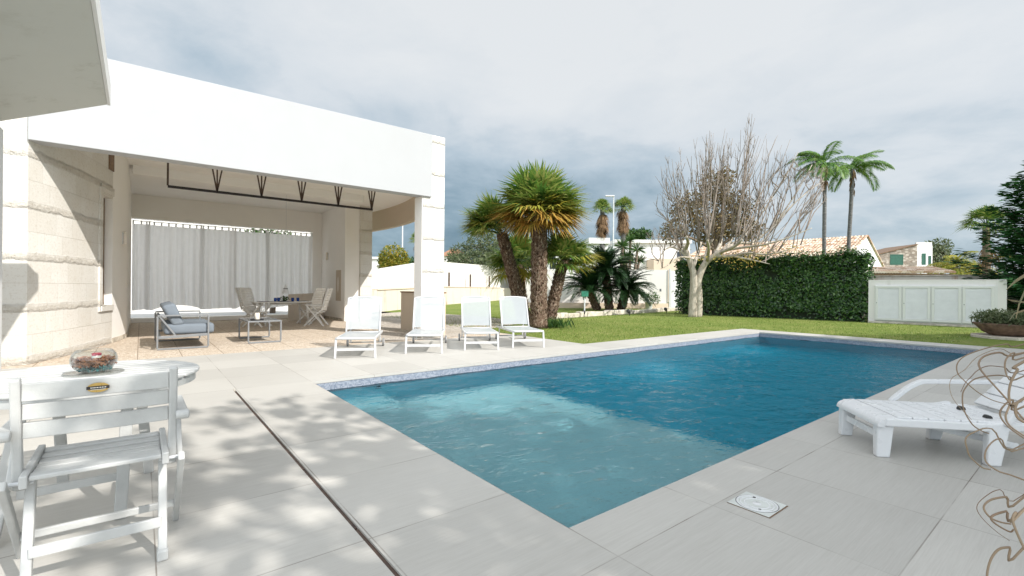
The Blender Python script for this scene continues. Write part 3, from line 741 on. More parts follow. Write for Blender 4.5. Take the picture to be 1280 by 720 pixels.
# --- folding wooden garden chairs at the round table (local x sideways, y towards the front of the chair)
def make_folding_chair():
    t = thing('folding_chair', '', 'chair', (0, 0, 0), 0, 'white folding chairs at the round slatted table')
    W = .255
    for s in (-1, 1):
        MB().bar((s*W, .075, .41), (s*W, -.005, .872), .032, .040, (0, 1, 0)).build('upright', 'white_wood_paint', t, bevel=.007)
        MB().bar((s*(W-.035), .10, .44), (s*(W-.035), -.02, .0), .034, .040, (0, 1, 0)).build('rear_leg', 'white_wood_paint', t, bevel=.006)
        MB().box(s*(W-.035)-.021, s*(W-.035)+.021, -.045, .012, 0, .05).build('foot', 'white_wood_paint', t, bevel=.008)
        MB().bar((s*(W+.032), -.02, .46), (s*(W+.032), .40, .0), .026, .042, (0, 1, .9)).build('front_leg', 'white_wood_paint', t, bevel=.006)
        m = MB(); m.bar((s*(W+.035), -.01, .655), (s*(W+.035), .42, .645), .046, .022); m.tube([(s*(W+.035)-.026, -.012, .648), (s*(W+.035)+.026, -.012, .648)], .021, 14)
        m.build('armrest', 'white_wood_paint', t, bevel=.006)
        MB().bar((s*(W+.034), .35, .64), (s*(W+.034), .12, .40), .022, .034, (0, 1, 0)).build('arm_support', 'white_wood_paint', t, bevel=.005)
        MB().bar((s*(W-.028), -.035, .462), (s*(W-.028), .43, .466), .026, .052).build('seat_rail', 'white_wood_paint', t, bevel=.005)
        m = MB(); m.tube([(s*(W-.05), .035, .442), (s*(W+.045), .035, .442)], .008, 10); m.build('bolt', 'lamp_post_paint', t)
    for k, (za, zb) in enumerate(((.778, .850), (.700, .765), (.622, .687))):
        m = MB(); n = 10; zc = (za+zb)/2; yy = -.005+.08*(.85-zc)/.43
        for side in (0, 1):
            pass
        vs = []
        for j in range(n+1):
            x = (j/n-.5)*2*(W-.017); y = yy-.012*math.cos((j/n-.5)*PI)
            vs += [(x, y-.009, za), (x, y-.009, zb), (x, y+.009, zb), (x, y+.009, za)]
        fs = []
        for j in range(n):
            for q in range(4): fs.append((j*4+q, j*4+(q+1) % 4, (j+1)*4+(q+1) % 4, (j+1)*4+q))
        fs += [(0, 3, 2, 1), (n*4, n*4+1, n*4+2, n*4+3)]
        m.add(vs, fs); m.build('back_slat', 'white_wood_paint', t, bevel=.004)
    for k in range(6):
        y = .0+k*.076; dip = .012*math.sin(k/5*PI)
        MB().box(-W+.042, W-.042, y-.028, y+.028, .462-dip, .481-dip).build('seat_slat', 'white_wood_paint', t, bevel=.005)
    MB().bar((-W+.04, .0, .165), (W-.04, .0, .165), .018, .045).build('stretcher', 'white_wood_paint', t, bevel=.004)
    MB().bar((-W-.02, .265, .14), (W+.02, .265, .14), .02, .034).build('stretcher', 'white_wood_paint', t, bevel=.004)
    return t
ch = make_folding_chair(); ch.location = (1.245, -7.63, 0); ch.rotation_euler = (0, 0, 0)
ch['label'] = 'white folding wooden chair in front with an oval gold badge on its back'
dup(ch, (.27, -7.02, 0), math.radians(-78), 'white folding wooden chair cut off by the left edge of the photo')
# badge belongs to the front chair only
m = MB(); n = 28
E_ = [(.036*math.cos(2*PI*k/n), .020*math.sin(2*PI*k/n)) for k in range(n)]
def plate(mb, poly, y0, y1):
    k = len(poly); mb.add([(x, y0, z) for x, z in poly]+[(x, y1, z) for x, z in poly], [tuple(range(k)), tuple(range(2*k-1, k-1, -1))]+[(i, k+i, k+(i+1) % k, (i+1) % k) for i in range(k)])
plate(m, [(x-.006, z+.812) for x, z in E_], -.032, -.0225); bd = m.build('badge', 'gold_badge', ch)
m = MB(); plate(m, [(-.043, .806), (.031, .806), (.031, .819), (-.043, .819)], -.0345, -.0323); m.build('badge_band', 'dark_badge', bd)
m = MB()
for x, ww in ((-.030, .004), (-.0245, .002), (-.021, .005), (-.0145, .003), (-.010, .005), (-.0035, .002), (0, .004), (.006, .005), (.0125, .002), (.016, .004)): plate(m, [(x, .8105), (x+ww, .8105), (x+ww, .8148), (x, .8148)], -.0355, -.0348)
plate(m, [(-.03, .8035), (.018, .8035), (.018, .8055), (-.03, .8055)], -.0348, -.0325)
m.build('badge_lettering', 'pale_badge', bd)

# --- round slatted table
t = thing('garden_table', 'round white slatted wooden table at the left carrying a glass bowl', 'table', (1.13, -6.72, 0))
RT, nsl = .545, 13
for k in range(nsl):
    y0 = -RT+.006+k*(2*RT-.012)/nsl; y1 = y0+(2*RT-.012)/nsl-.019
    pts0 = []
    def xr(y): return math.sqrt(max(1e-4, RT*RT-y*y))
    ys = [y0+(y1-y0)*q/4 for q in range(5)]
    poly = [(-xr(y), y) for y in reversed(ys)]+[(xr(y), y) for y in ys]
    MB().prism(poly, .720, .738).build('top_slat', 'white_wood_paint', t, bevel=.007, seg=3)
m = MB()
for x in (-.3, .3): m.box(x-.03, x+.03, -.42, .42, .685, .7195)
m.build('batten', 'white_wood_paint', t)
m = MB(); m.lathe([(RT-.045, .672), (RT-.02, .672), (RT-.02, .7135), (RT-.045, .7135), (RT-.045, .672)], 48); m.build('apron', 'white_wood_paint', t)
for (xa, ya, xb, yb) in ((.2, -.27, .17, -.33), (-.2, -.30, -.30, -.36), (-.14, .26, -.12, .42), (.24, .26, .30, .36)):
    MB().bar((xa, ya, .69), (xb, yb, 0), .055, .035, (0, 1, 0)).build('leg', 'white_wood_paint', t, bevel=.006)
MB().bar((-.22, -.31, .22), (.19, -.30, .22), .02, .04).build('stretcher', 'white_wood_paint', t)
MB().bar((-.13, .36, .22), (.27, .32, .22), .02, .04).build('stretcher', 'white_wood_paint', t)
# bowl with potpourri on a glass plate
t = thing('glass_bowl', 'round glass bowl of brown potpourri and pebbles on the slatted table', 'bowl', (1.17, -6.70, .7385))
MB().lathe([(0, .0), (.135, .001), (.138, .004), (.134, .007), (0, .006)], 40).build('plate', 'clear_glass', t, smooth=True)
prof = [(.0, .008), (.055, .008), (.085, .030), (.104, .062), (.106, .085), (.098, .112), (.082, .132), (.079, .134), (.094, .110), (.102, .085), (.100, .064), (.082, .034), (.053, .012), (0, .012)]
MB().lathe(prof, 44).build('bowl', 'clear_glass', t, smooth=True)
def chips(mat, name, n, z0, z1, s, par):
    m = MB()
    for _ in range(n):
        z = R.uniform(z0, z1); rr = (.094 if z > .05 else .078)*math.sqrt(R.random()); a = R.random()*6.283
        p = Vector((rr*math.cos(a), rr*math.sin(a), z)); d = rnd_dir(); w = d.orthogonal().normalized(); q = d.cross(w)
        l, ww, hh = s*R.uniform(.6, 1.3), s*R.uniform(.4, .8), s*R.uniform(.2, .5)
        m.add([p+d*l, p-d*l, p+w*ww, p-w*ww, p+q*hh, p-q*hh], [(0, 2, 4), (2, 1, 4), (1, 3, 4), (3, 0, 4), (2, 0, 5), (1, 2, 5), (3, 1, 5), (0, 3, 5)])
    return m.build(name, mat, par)
chips('glass_pebble', 'pebbles', 260, .018, .046, .010, t)['kind'] = 'stuff'
chips('potpourri', 'potpourri', 340, .045, .088, .016, t)['kind'] = 'stuff'
m = MB(); m.lathe([(0, .075), (.021, .075), (.022, .118), (.018, .118), (.018, .085), (0, .085)], 20, (.012, -.03, 0)); m.build('red_candle_glass', 'red_glass', t, smooth=True)
m = MB(); m.lathe([(.0225, .090), (.0228, .090), (.0228, .104), (.0225, .104)], 20, (.012, -.03, 0)); m.build('candle_label', 'pale_badge', t)

# --- white plastic chaise at the right
t = thing('plastic_chaise', 'white moulded plastic sun lounger with armrests in the shade beside the pool', 'sun lounger', (5.995, -9.08, 0), math.atan2(-.755, .655))
Wc = .315
def slab(pts, w, th, nx=1, bow=.0, yc=0.0):
    vs = []; n = len(pts); m = MB()
    nr = []
    for i in range(n):
        a, c = pts[max(0, i-1)], pts[min(n-1, i+1)]; dx, dz = c[0]-a[0], c[1]-a[1]; L = math.hypot(dx, dz); nr.append((-dz/L, dx/L))
    for top in (1, 0):
        for i, (x, z) in enumerate(pts):
            for j in range(nx+1):
                y = yc+(j/nx-.5)*2*w; o = -bow*math.cos((j/nx-.5)*PI)-(0 if top else th)
                vs.append((x+nr[i][0]*o, y, z+nr[i][1]*o))
    k = nx+1; o = n*k; fs = []
    for i in range(n-1):
        for j in range(nx):
            fs.append((i*k+j, (i+1)*k+j, (i+1)*k+j+1, i*k+j+1)); fs.append((o+i*k+j, o+i*k+j+1, o+(i+1)*k+j+1, o+(i+1)*k+j))
        fs.append((i*k, o+i*k, o+(i+1)*k, (i+1)*k)); fs.append((i*k+nx, (i+1)*k+nx, o+(i+1)*k+nx, o+i*k+nx))
    for j in range(nx):
        fs.append((j, j+1, o+j+1, o+j)); fs.append(((n-1)*k+j, o+(n-1)*k+j, o+(n-1)*k+j+1, (n-1)*k+j+1))
    return m.add(vs, fs)
front = [(-.05, .235), (-.045, .262), (-.02, .286), (.03, .302), (.085, .308)]
slab([(q.x, q.y) for q in curve(front, 16)], Wc, .05).build('front_edge', 'white_plastic', t, bevel=.01, seg=3)
for k in range(8):
    x0 = .092+k*.104
    slab([(x0, .312), (x0+.098, .313)], Wc-.024, .04).build('seat_slat', 'white_plastic', t, bevel=.005)
for s in (-1, 1):
    MB().bar((-.0, s*(Wc-.004), .272), (.76, s*(Wc-.004), .274), .03, .058).build('side_beam', 'white_plastic', t, bevel=.008)
    m = MB(); m.add([(-.04, s*(Wc-.055)-.035, .27), (.075, s*(Wc-.055)-.035, .27), (.075, s*(Wc-.055)+.04, .27), (-.04, s*(Wc-.055)+.04, .27),
                     (-.045, s*(Wc-.045)-.026, 0), (.045, s*(Wc-.045)-.026, 0), (.045, s*(Wc-.045)+.03, 0), (-.045, s*(Wc-.045)+.03, 0)],
                    [(0, 1, 2, 3), (7, 6, 5, 4), (0, 4, 5, 1), (1, 5, 6, 2), (2, 6, 7, 3), (3, 7, 4, 0)])
    m.build('front_leg', 'white_plastic', t, bevel=.01)
    m = MB(); m.add([(.66, s*(Wc-.02)-.03, .30), (.80, s*(Wc-.02)-.03, .33), (.80, s*(Wc-.02)+.035, .33), (.66, s*(Wc-.02)+.035, .30),
                     (.64, s*(Wc-.01)-.03, 0), (.73, s*(Wc-.01)-.03, 0), (.73, s*(Wc-.01)+.03, 0), (.64, s*(Wc-.01)+.03, 0)],
                    [(0, 1, 2, 3), (7, 6, 5, 4), (0, 4, 5, 1), (1, 5, 6, 2), (2, 6, 7, 3), (3, 7, 4, 0)])
    m.build('middle_leg', 'white_plastic', t, bevel=.012)
    pts = [(.36, .31), (.41, .36), (.50, .44), (.58, .488), (.64, .50), (.9, .51), (1.2, .52)] if s > 0 else [(.74, .30), (.78, .37), (.84, .44), (.92, .49), (1.0, .51), (1.25, .52)]
    sm = [(q.x, q.y) for q in curve(pts, 30)]
    slab(sm, .024, .034, yc=s*(Wc+.006)).build('armrest', 'white_plastic', t, bevel=.006)
    MB().bar((1.62, s*(Wc-.06), .30), (1.66, s*(Wc-.06), 0), .05, .05, (1, 0, 0)).build('rear_leg', 'white_plastic', t, bevel=.008)
    MB().bar((.76, s*(Wc-.03), .275), (1.72, s*(Wc-.03), .29), .035, .05).build('side_beam', 'white_plastic', t, bevel=.008)
MB().bar((0.0, -Wc+.08, .155), (.0, Wc-.08, .155), .022, .055).build('crossbar', 'white_plastic', t, bevel=.006)
MB().bar((.24, -.10, .25), (.92, -.20, .12), .03, .045).build('back_strut', 'white_plastic', t, bevel=.006)
MB().bar((.24, .16, .25), (.92, .16, .12), .03, .045).build('back_strut', 'white_plastic', t, bevel=.006)
for k in range(7):
    f0, f1 = k/7, (k+.93)/7
    a = (.96+.60*f0, .335+.62*f0); c = (.96+.60*f1, .335+.62*f1)
    slab([a, ((a[0]+c[0])/2, (a[1]+c[1])/2), c], Wc-.035, .03).build('back_slat', 'white_plastic', t, bevel=.005)
m = MB(); m.tube([(.735, .05, .318), (.735, .085, .318)], .022, 16); m.build('hinge_knob', 'rubber', t)
m = MB(); m.tube([(.745, -.20, .315), (.745, -.16, .315)], .02, 16); m.build('hinge_knob', 'rubber', t)

# --- lounge set under the roof
t = thing('garden_sofa', 'grey metal framed garden sofa with blue grey cushions under the pavilion roof', 'sofa', (2.03, 1.78, 0))
for y in (-.87, .87):
    m = MB(); w, d = .03, .045
    m.bar((-.40, y, .015), (.42, y, .015), d, w); m.bar((-.40, y, .655), (.42, y, .655), d, w)
    m.bar((-.40, y, .031), (-.40, y, .639), d, w, (1, 0, 0)); m.bar((.42, y, .031), (.42, y, .639), d, w, (1, 0, 0))
    m.bar((-.384, y, .235), (.404, y, .265), d, .05)
    m.bar((-.36, y*.995, .63), (-.12, y*.995, .27), .03, .03, (1, 0, 0))
    m.build('side_frame', 'grey_metal', t, bevel=.004)
m = MB()
for x, z in ((-.36, .235), (.36, .262)): m.bar((x, -.845, z), (x, .845, z), .045, .04)
m.bar((-.38, -.845, .60), (-.38, .845, .60), .03, .04)
m.build('cross_rail', 'grey_metal', t, bevel=.004)
for (y0, y1) in ((-.835, -.01), (.01, .835)):
    MB().box(-.30, .53, y0, y1, .28, .485).build('seat_cushion', 'blue_grey_cushion', t, bevel=.06, seg=4, smooth=True)
    m = MB(); vs = []
    for (x, z) in ((-.16, .44), (.03, .475), (-.13, .90), (-.345, .84)):
        vs += [(x, y0, z), (x, y1, z)]
    m.add(vs, [(0, 2, 4, 6), (1, 7, 5, 3), (0, 1, 3, 2), (2, 3, 5, 4), (4, 5, 7, 6), (6, 7, 1, 0)])
    m.build('back_cushion', 'blue_grey_cushion', t, bevel=.055, seg=4, smooth=True)
t = thing('coffee_table', 'low dark topped coffee table with rectangular metal end frames beside the sofa', 'coffee table', (3.52, 1.74, 0))
for y in (-.60, .60):
    m = MB(); m.bar((-.32, y, .015), (.32, y, .015), .04, .03); m.bar((-.32, y, .031), (-.32, y, .454), .04, .03, (1, 0, 0)); m.bar((.32, y, .031), (.32, y, .454), .04, .03, (1, 0, 0)); m.bar((-.335, y, .47), (.335, y, .47), .04, .03)
    m.build('end_frame', 'grey_metal', t, bevel=.003)
m = MB()
for x in (-.32, .32): m.bar((x, -.579, .47), (x, .579, .47), .03, .03)
m.build('top_rail', 'grey_metal', t); MB().box(-.30, .30, -.575, .575, .462, .482).build('table_top', 'dark_top', t, bevel=.003)
t = thing('pillar_candle', 'cream pillar candle on a black plate on the coffee table', 'candle', (3.42, 1.45, .483))
MB().lathe([(0, .0), (.13, .001), (.145, .02), (.14, .024), (0, .010)], 32).build('plate', 'dark_metal', t, smooth=True)
MB().lathe([(0, .011), (.048, .011), (.05, .014), (.05, .155), (.045, .16), (.0, .152)], 28).build('candle', 'candle_wax', t, smooth=True)
MB().tube([(0, 0, .150), (.002, 0, .168)], .002, 6).build('wick', 'rubber', t)

# --- dining set
TC = C3(-7.35, 15.15, 0)
t = thing('dining_table', 'oval pale grey dining table with dark place mats near the curtains', 'dining table', (TC.x, TC.y, 0), math.radians(8))
ov = [(.95*math.copysign(abs(math.cos(a))**.8, math.cos(a)), .52*math.copysign(abs(math.sin(a))**.8, math.sin(a))) for a in [2*PI*k/40 for k in range(40)]]
MB().prism(ov, .72, .75).build('table_top', 'resin_grey', t, bevel=.006)
for (x, y) in ((-.62, -.3), (.62, -.3), (-.62, .3), (.62, .3)): MB().tube([(x, y, .719), (x*1.06, y*1.1, 0)], [.035, .028], 12).build('leg', 'resin_grey', t, smooth=True)
m = MB(); m.lathe([(.0, .66), (.40, .66), (.40, .7), (0, .7)], 24); m.build('apron', 'resin_grey', t)
rz = math.radians(8)
def on_table(x, y, z=.75): return (TC.x+x*math.cos(rz)-y*math.sin(rz), TC.y+x*math.sin(rz)+y*math.cos(rz), z)
for (x, y, lb) in ((-.62, -.1, 'dark slate place mat at the sofa end of the oval table'), (-.05, -.3, 'dark slate place mat at the near side of the oval table'), (.6, .05, 'dark slate place mat at the right end of the oval table'), (0, .3, 'dark slate place mat on the curtain side of the oval table')):
    o = MB().box(-.21, .21, -.15, .15, 0, .008).build('place_mat', 'slate_mat', None, bevel=.002); o.location = on_table(x, y, .751); o.rotation_euler = (0, 0, rz+(PI/2 if abs(x) > .3 else 0)); tag(o, lb, 'place mat', 'dark place mats on the dining table')
gl = [(-.35, -.26, 'cobalt blue glass farthest left on the dining table'), (-.18, -.05, 'cobalt blue glass behind the white lamp on the dining table'), (.16, -.30, 'cobalt blue glass at the front of the dining table'), (.34, -.26, 'cobalt blue glass rightmost of those on the dining table')]
for (x, y, lb) in gl:
    o = MB().lathe([(0, .0), (.035, .0), (.045, .05), (.043, .115), (.040, .115), (.041, .05), (.03, .008), (0, .008)], 20).build('glass_tumbler', 'cobalt_glass', None, smooth=True); o.location = on_table(x, y, .76); tag(o, lb, 'glass', 'blue glasses on the dining table')
t = thing('table_plant', 'small green leafy plant in a dark pot on the dining table', 'plant', on_table(.02, .0))
MB().lathe([(0, 0), (.05, 0), (.065, .06), (.058, .06), (.05, .01), (0, .01)], 18).build('pot', 'dark_metal', t, smooth=True)
m = MB(); scatter_leaves(m, 120, [(0, 0, .10, .13, .10, .06)], .06, .03); m.build('foliage', 'green_leaf', t)
t = thing('pendant_lamp', 'small white pendant lamp hanging on a long thin cord above the dining table', 'lamp', on_table(.03, -.06, 1.0))
MB().tube([(0, 0, .30), (0, 0, 3.195)], .004, 6).build('cord', 'lamp_post_paint', t)
MB().lathe([(.10, 0), (.098, .02), (.075, .12), (.06, .16), (.045, .21), (.02, .25), (.012, .31), (0, .31)], 24).build('shade', 'white_plastic', t, smooth=True)
MB().lathe([(.0655, .150), (.0705, .150), (.064, .172), (.059, .172)], 24).build('band', 'dark_metal', t)
def make_high_chair():
    t = thing('highback_chair', '', 'chair', (0, 0, 0), 0, 'pale resin highback chairs round the dining table')
    W = .245
    MB().box(-W+.01, W-.01, -.22, .22, .42, .445).build('seat', 'resin_grey', t, bevel=.01)
    def bp(f): return (-.23-.15*f-.05*f*f, .47+.70*f)
    for s in (-1, 1):
        m = MB(); pts = [bp(k/5) for k in range(6)]
        for a, c in zip(pts[:-1], pts[1:]): m.bar((s*W, a[0], a[1]), (s*W, c[0], c[1]+.004), .03, .04, (0, 1, 0))
        m.build('back_post', 'resin_grey', t)
        MB().bar((s*(W+.025), -.27, .63), (s*(W+.025), .25, .66), .045, .028).build('armrest', 'resin_grey', t, bevel=.006)
        MB().bar((s*(W+.02), .22, .645), (s*(W+.02), -.30, 0), .03, .045, (0, 1, 1)).build('leg', 'resin_grey', t, bevel=.005)
        MB().bar((s*(W-.015), -.20, .50), (s*(W-.015), .30, 0), .03, .045, (0, 1, 1)).build('leg', 'resin_grey', t, bevel=.005)
    for k in range(9):
        f = .04+k*.112; a = bp(f); c = bp(f+.075)
        m = MB(); m.bar((-W+.016, (a[0]+c[0])/2, (a[1]+c[1])/2), (W-.016, (a[0]+c[0])/2, (a[1]+c[1])/2), .016, .066, (0, c[0]-a[0], c[1]-a[1])); m.build('back_slat', 'resin_grey', t)
    return t
hc = make_high_chair()
hs = [(-8.55, 15.5, 'pale grey resin highback chair on the left end of the dining table, farther one'), (-7.75, 14.35, 'pale grey resin highback chair directly behind the candle on the coffee table'),
      (-6.85, 15.9, 'pale grey resin highback chair on the curtain side at the right of the table'), (-6.22, 14.95, 'pale grey resin highback chair nearest the right pavilion wall')]
for i, (X, Y, lb) in enumerate(hs):
    p = C3(X, Y, 0); d = Vector((TC.x-p.x, TC.y-p.y)); r = math.atan2(d.y, d.x)-PI/2
    if i < 2: r = CYAW-PI/2+(.12 if i == 0 else -.10)
    else: r = CYAW+PI/2+(-.25 if i == 2 else .12)
    if i == 0: hc.location = (p.x, p.y, 0); hc.rotation_euler = (0, 0, r); hc['label'] = lb
    else: dup(hc, (p.x, p.y, 0), r, lb)
# ================================================================ garden walls, shed, kerbs
def wall_line(name, label, cat, pts, tops, th, mat, z0=0.0, top_mat=None):
    # pts: plan points; tops: z of the top at each
    o = pts[0]
    t = thing(name, label, cat, (o[0], o[1], 0))
    for i in range(len(pts)-1):
        a, c = Vector(pts[i][:2]), Vector(pts[i+1][:2]); d = (c-a).normalized(); n = Vector((-d.y, d.x))*th
        vs = []
        for q, zt in ((a, tops[i]), (c, tops[i+1])):
            vs += [(q.x, q.y, z0), (q.x+n.x, q.y+n.y, z0), (q.x+n.x, q.y+n.y, zt), (q.x, q.y, zt)]
        m = MB(); m.add(vs, [(0, 1, 2, 3), (7, 6, 5, 4), (0, 4, 5, 1), (1, 5, 6, 2), (2, 6, 7, 3), (3, 7, 4, 0)])
        rel(m, 'panel', mat, t)
    return t
w1 = wall_line('low_wall', 'low rust stained cream garden wall carrying short metal posts', 'wall', [C3(-7.8, 16.8, 0), C3(-6.6, 23, 0), C3(-4.87, 33.7, 0), C3(-1.2, 47.5, 0), C3(1.0, 49, 0)], [.95, 1.08, 1.27, 1.24, 1.24], .22, 'stained_wall_paint')
m = MB()
for (a, c, za, zc) in ((C3(-6.6, 23, 0), C3(-4.87, 33.7, 0), 1.08, 1.27), (C3(-4.87, 33.7, 0), C3(-1.2, 47.5, 0), 1.27, 1.24)):
    d = Vector((c.x-a.x, c.y-a.y, 0)).normalized(); n = Vector((-d.y, d.x, 0))*.11
    m.bar((a.x+n.x, a.y+n.y, za+.035), (c.x+n.x, c.y+n.y, zc+.035), .32, .06)
rel(m, 'coping', 'peach_paint', w1)
pp0 = [(561, 'leftmost rusty metal post on the stained low wall'), (587.5, 'middle rusty metal post on the stained low wall'), (611, 'rusty metal post on the low wall beside the leaning palm'), (635, 'rusty metal post on the low wall at the far right end behind the leaning palm')]
for (px, lb) in pp0:
    f = (px-555)/(616-555); X, Y = lerp(-4.87, -1.2, f), lerp(33.7, 47.5, f)
    k_ = (px-640+2)/FL; f = (k_*33.7+4.87)/(3.67-k_*13.8); X, Y = lerp(-4.87, -1.2, f)-.11, lerp(33.7, 47.5, f)+.03
    p = C3(X, Y, 1.24)
    t = thing('fence_post', lb, 'post', p, 0, 'metal posts on the low garden wall')
    MB().box(-.05, .05, -.05, .05, .06, 1.12).build('post', 'brown_steel', t); MB().box(-.09, .09, -.09, .09, .03, .06).build('foot_plate', 'brown_steel', t)
pts = [P(440, 342, 21.5), P(465, 338, 24.2), P(520, 329, 30), P(556, 327.5, 35.5), P(600, 331, 43), P(640, 334.5, 51), P(668, 335.5, 54)]
wall_line('boundary_wall', 'tall white boundary wall with a rising top behind the stained low wall', 'wall', pts, [p.z for p in pts], .25, 'garden_wall_paint')
pts = [C3(.86, 30.2, 0), C3(5, 30.35, 0), C3(10.15, 30.6, 0)]
w3 = wall_line('boundary_wall', 'pale painted boundary wall behind the dark cycads and flower pot', 'wall', pts, [2.5, 2.5, 2.52], .25, 'garden_wall_paint')
m = MB(); a, c = C3(.9, 30.05, 0), C3(10.1, 30.45, 0); m.bar((a.x, a.y, .17), (c.x, c.y, .17), .2, .34); rel(m, 'plinth', 'peach_paint', w3)
m = MB(); a = C3(.80, 30.1, 0); m.tube([(a.x, a.y, 0), (a.x, a.y, 2.55)], .05, 10); rel(m, 'downpipe', 'terracotta', w3)
a, c = C3(10.2, 30.55, 0), C3(11.6, 30.65, 0)
t = thing('garden_gate', 'plain white metal garden door at the end of the boundary wall', 'gate', (a.x, a.y, 0), CYAW+.06)
MB().box(.0, .12, -.06, .06, 0, 2.58).build('gate_post', 'white_enamel', t); MB().box(.14, 1.10, -.03, .02, .06, 2.45).build('door_leaf', 'house_paint', t, bevel=.01); MB().box(1.12, 1.24, -.06, .06, 0, 2.58).build('gate_post', 'white_enamel', t)
m = MB(); m.tube([(.26, -.035, 1.15), (.26, -.09, 1.15)], .035, 12); m.build('handle', 'grey_metal', t)
p = C3(9.6, 30.42, 1.2); t = thing('intercom', 'small grey intercom box on the pale wall beside the white garden door', 'intercom', p, CYAW); MB().box(-.06, .06, -.04, .0, -.09, .09).build('case', 'grey_metal', t, bevel=.01); MB().box(-.03, .03, -.046, -.041, -.02, .05).build('speaker', 'dark_metal', t)
rear = MB().box(-4, 8.6, 15.2, 15.45, 0, 5.0).build('garden_wall', 'garden_wall_paint', None, origin=(2.3, 15.3, 0)); tag(rear, 'white garden wall glimpsed in the gaps around the pavilion curtains', 'wall')
# kerb of rough white stones round the planting bed
a, c = G(686, 399), G(852, 388)
t = thing('garden_kerb', 'low edging of rough white stones round the cycad bed', 'kerb', (a.x, a.y, 0))
L = (c-a).length; d = (c-a).normalized(); x = 0
while x < L:
    l = R.uniform(.5, 1.0); h = R.uniform(.16, .24)
    m = MB(); m.bar(a+d*x+Vector((0, 0, h/2)), a+d*(x+l-.02)+Vector((0, 0, h/2)), R.uniform(.22, .30), h); rel(m, 'stone', 'stone_kerb', t, bevel=.03); x += l
def spotlight(p, label):
    t = thing('spotlight', label, 'spotlight', p, R.uniform(-.5, .5), 'black garden spotlights')
    MB().tube([(0, 0, 0), (0, 0, .14)], .02, 8).build('stem', 'rubber', t)
    m = MB(); m.tube([(-.02, .0, .15), (.03, .13, .23)], [.06, .085], 14); h = m.build('head', 'rubber', t, bevel=.01)
    m = MB(); m.tube([(.031, .131, .231), (.034, .138, .234)], .07, 14); m.build('lens', 'dark_glass', h)
spotlight(G(730, 396.5)+Vector((0, 0, 0)), 'black garden spotlight at the foot of the green topped post'); spotlight(G(787, 394.5), 'black garden spotlight on the stone edging, between the post and the pot')
spotlight(G(833, 391.5), 'black garden spotlight on the stone edging nearest the bare tree'); spotlight(G(886, 394), 'black garden spotlight in the lawn to the right of the bare tree trunk')
p = G(730.5, 395); t = thing('garden_post', 'slim grey post topped by a green box in front of the cycads', 'post', p, CYAW)
MB().tube([(0, 0, 0), (0, 0, .88)], .035, 12).build('pole', 'lamp_post_paint', t); MB().box(-.16, .16, -.10, .10, .881, 1.13).build('box', 'green_plastic', t, bevel=.02); MB().box(-.17, .17, -.11, .11, 1.131, 1.15).build('lid', 'green_plastic', t)
# shed
S0, S1 = Vector((24.31, -4.36)), Vector((24.81, -8.16)); sd = S1-S0; SL = sd.length
t = thing('garden_shed', 'low white masonry shed with four pale louvred doors', 'shed', (S0.x, S0.y, 0), math.atan2(sd.y, sd.x))
MB().box(0, SL, .0, 1.3, 0, 1.66).build('wall', 'shed_paint', t); MB().box(-.004, SL+.004, -.006, 1.31, 1.661, 1.70).build('roof_slab', 'shed_paint', t, bevel=.006)
dw = (SL-.52)/4
MB().box(.20, SL-.22, -.035, -.002, .10, 1.50).build('door_surround', 'house_paint', t)
for k in range(4):
    x0 = .235+k*(dw+.005); x1 = x0+dw-.03
    m = MB(); m.box(x0, x1, -.075, -.037, .13, .21); m.box(x0, x1, -.075, -.037, 1.39, 1.47); m.box(x0, x0+.08, -.075, -.037, .2101, 1.3899); m.box(x1-.08, x1, -.075, -.037, .2101, 1.3899)
    dr = m.build('door', 'house_paint', t, bevel=.004)
    m = MB(); n = 24
    for j in range(n):
        z = .215+j*(1.17/n); m.add([(x0+.081, -.056, z), (x1-.081, -.056, z), (x1-.081, -.042, z+1.17/n), (x0+.081, -.042, z+1.17/n)], [(0, 1, 2, 3)])
    m.build('louvres', 'door_panel', dr, solid=.006)
    m = MB(); m.tube([(x0+.04, -.074, .80), (x0+.04, -.10, .80)], .015, 8); m.build('handle', 'grey_metal', dr)
MB().box(.0, SL, -.06, -.001, .0, .07).build('plinth', 'stone_kerb', t)
q = C3(16.2, 21.9, 0); bwall = thing('rear_wall', 'weathered beige wall rising just behind the white shed', 'wall', (q.x, q.y, 0), math.atan2(sd.y, sd.x)-.05)
MB().box(-.3, 6.2, 0, .25, 0, 1.92).build('panel', 'stained_wall_paint', bwall); MB().box(-.35, 6.25, -.03, .28, 1.921, 1.97).build('coping', 'stone_kerb', bwall)

# ================================================================ far houses
def place(name, label, cat, px, Y, rz=0.0): 
    X = pix(px, 360)[0]/FL*Y
    return thing(name, label, cat, C3(X, Y, 0), CYAW+rz)
def px_at(px, Y): return pix(px, 360)[0]/FL*Y
def zz(px, py, Y): return HC-pix(px, py)[1]/FL*Y
def window(par, x0, x1, z0, z1, y, mat='dark_glass', frame='white_enamel', th=.06):
    m = MB(); m.box(x0, x1, y-.03, y-.002, z0, z0+th); m.box(x0, x1, y-.03, y-.002, z1-th, z1); m.box(x0, x0+th, y-.03, y-.002, z0+th+.001, z1-th-.001); m.box(x1-th, x1, y-.03, y-.002, z0+th+.001, z1-th-.001)
    f = m.build('window', frame, par); MB().box(x0+th, x1-th, y-.014, y-.003, z0+th, z1-th).build('pane', mat, f)
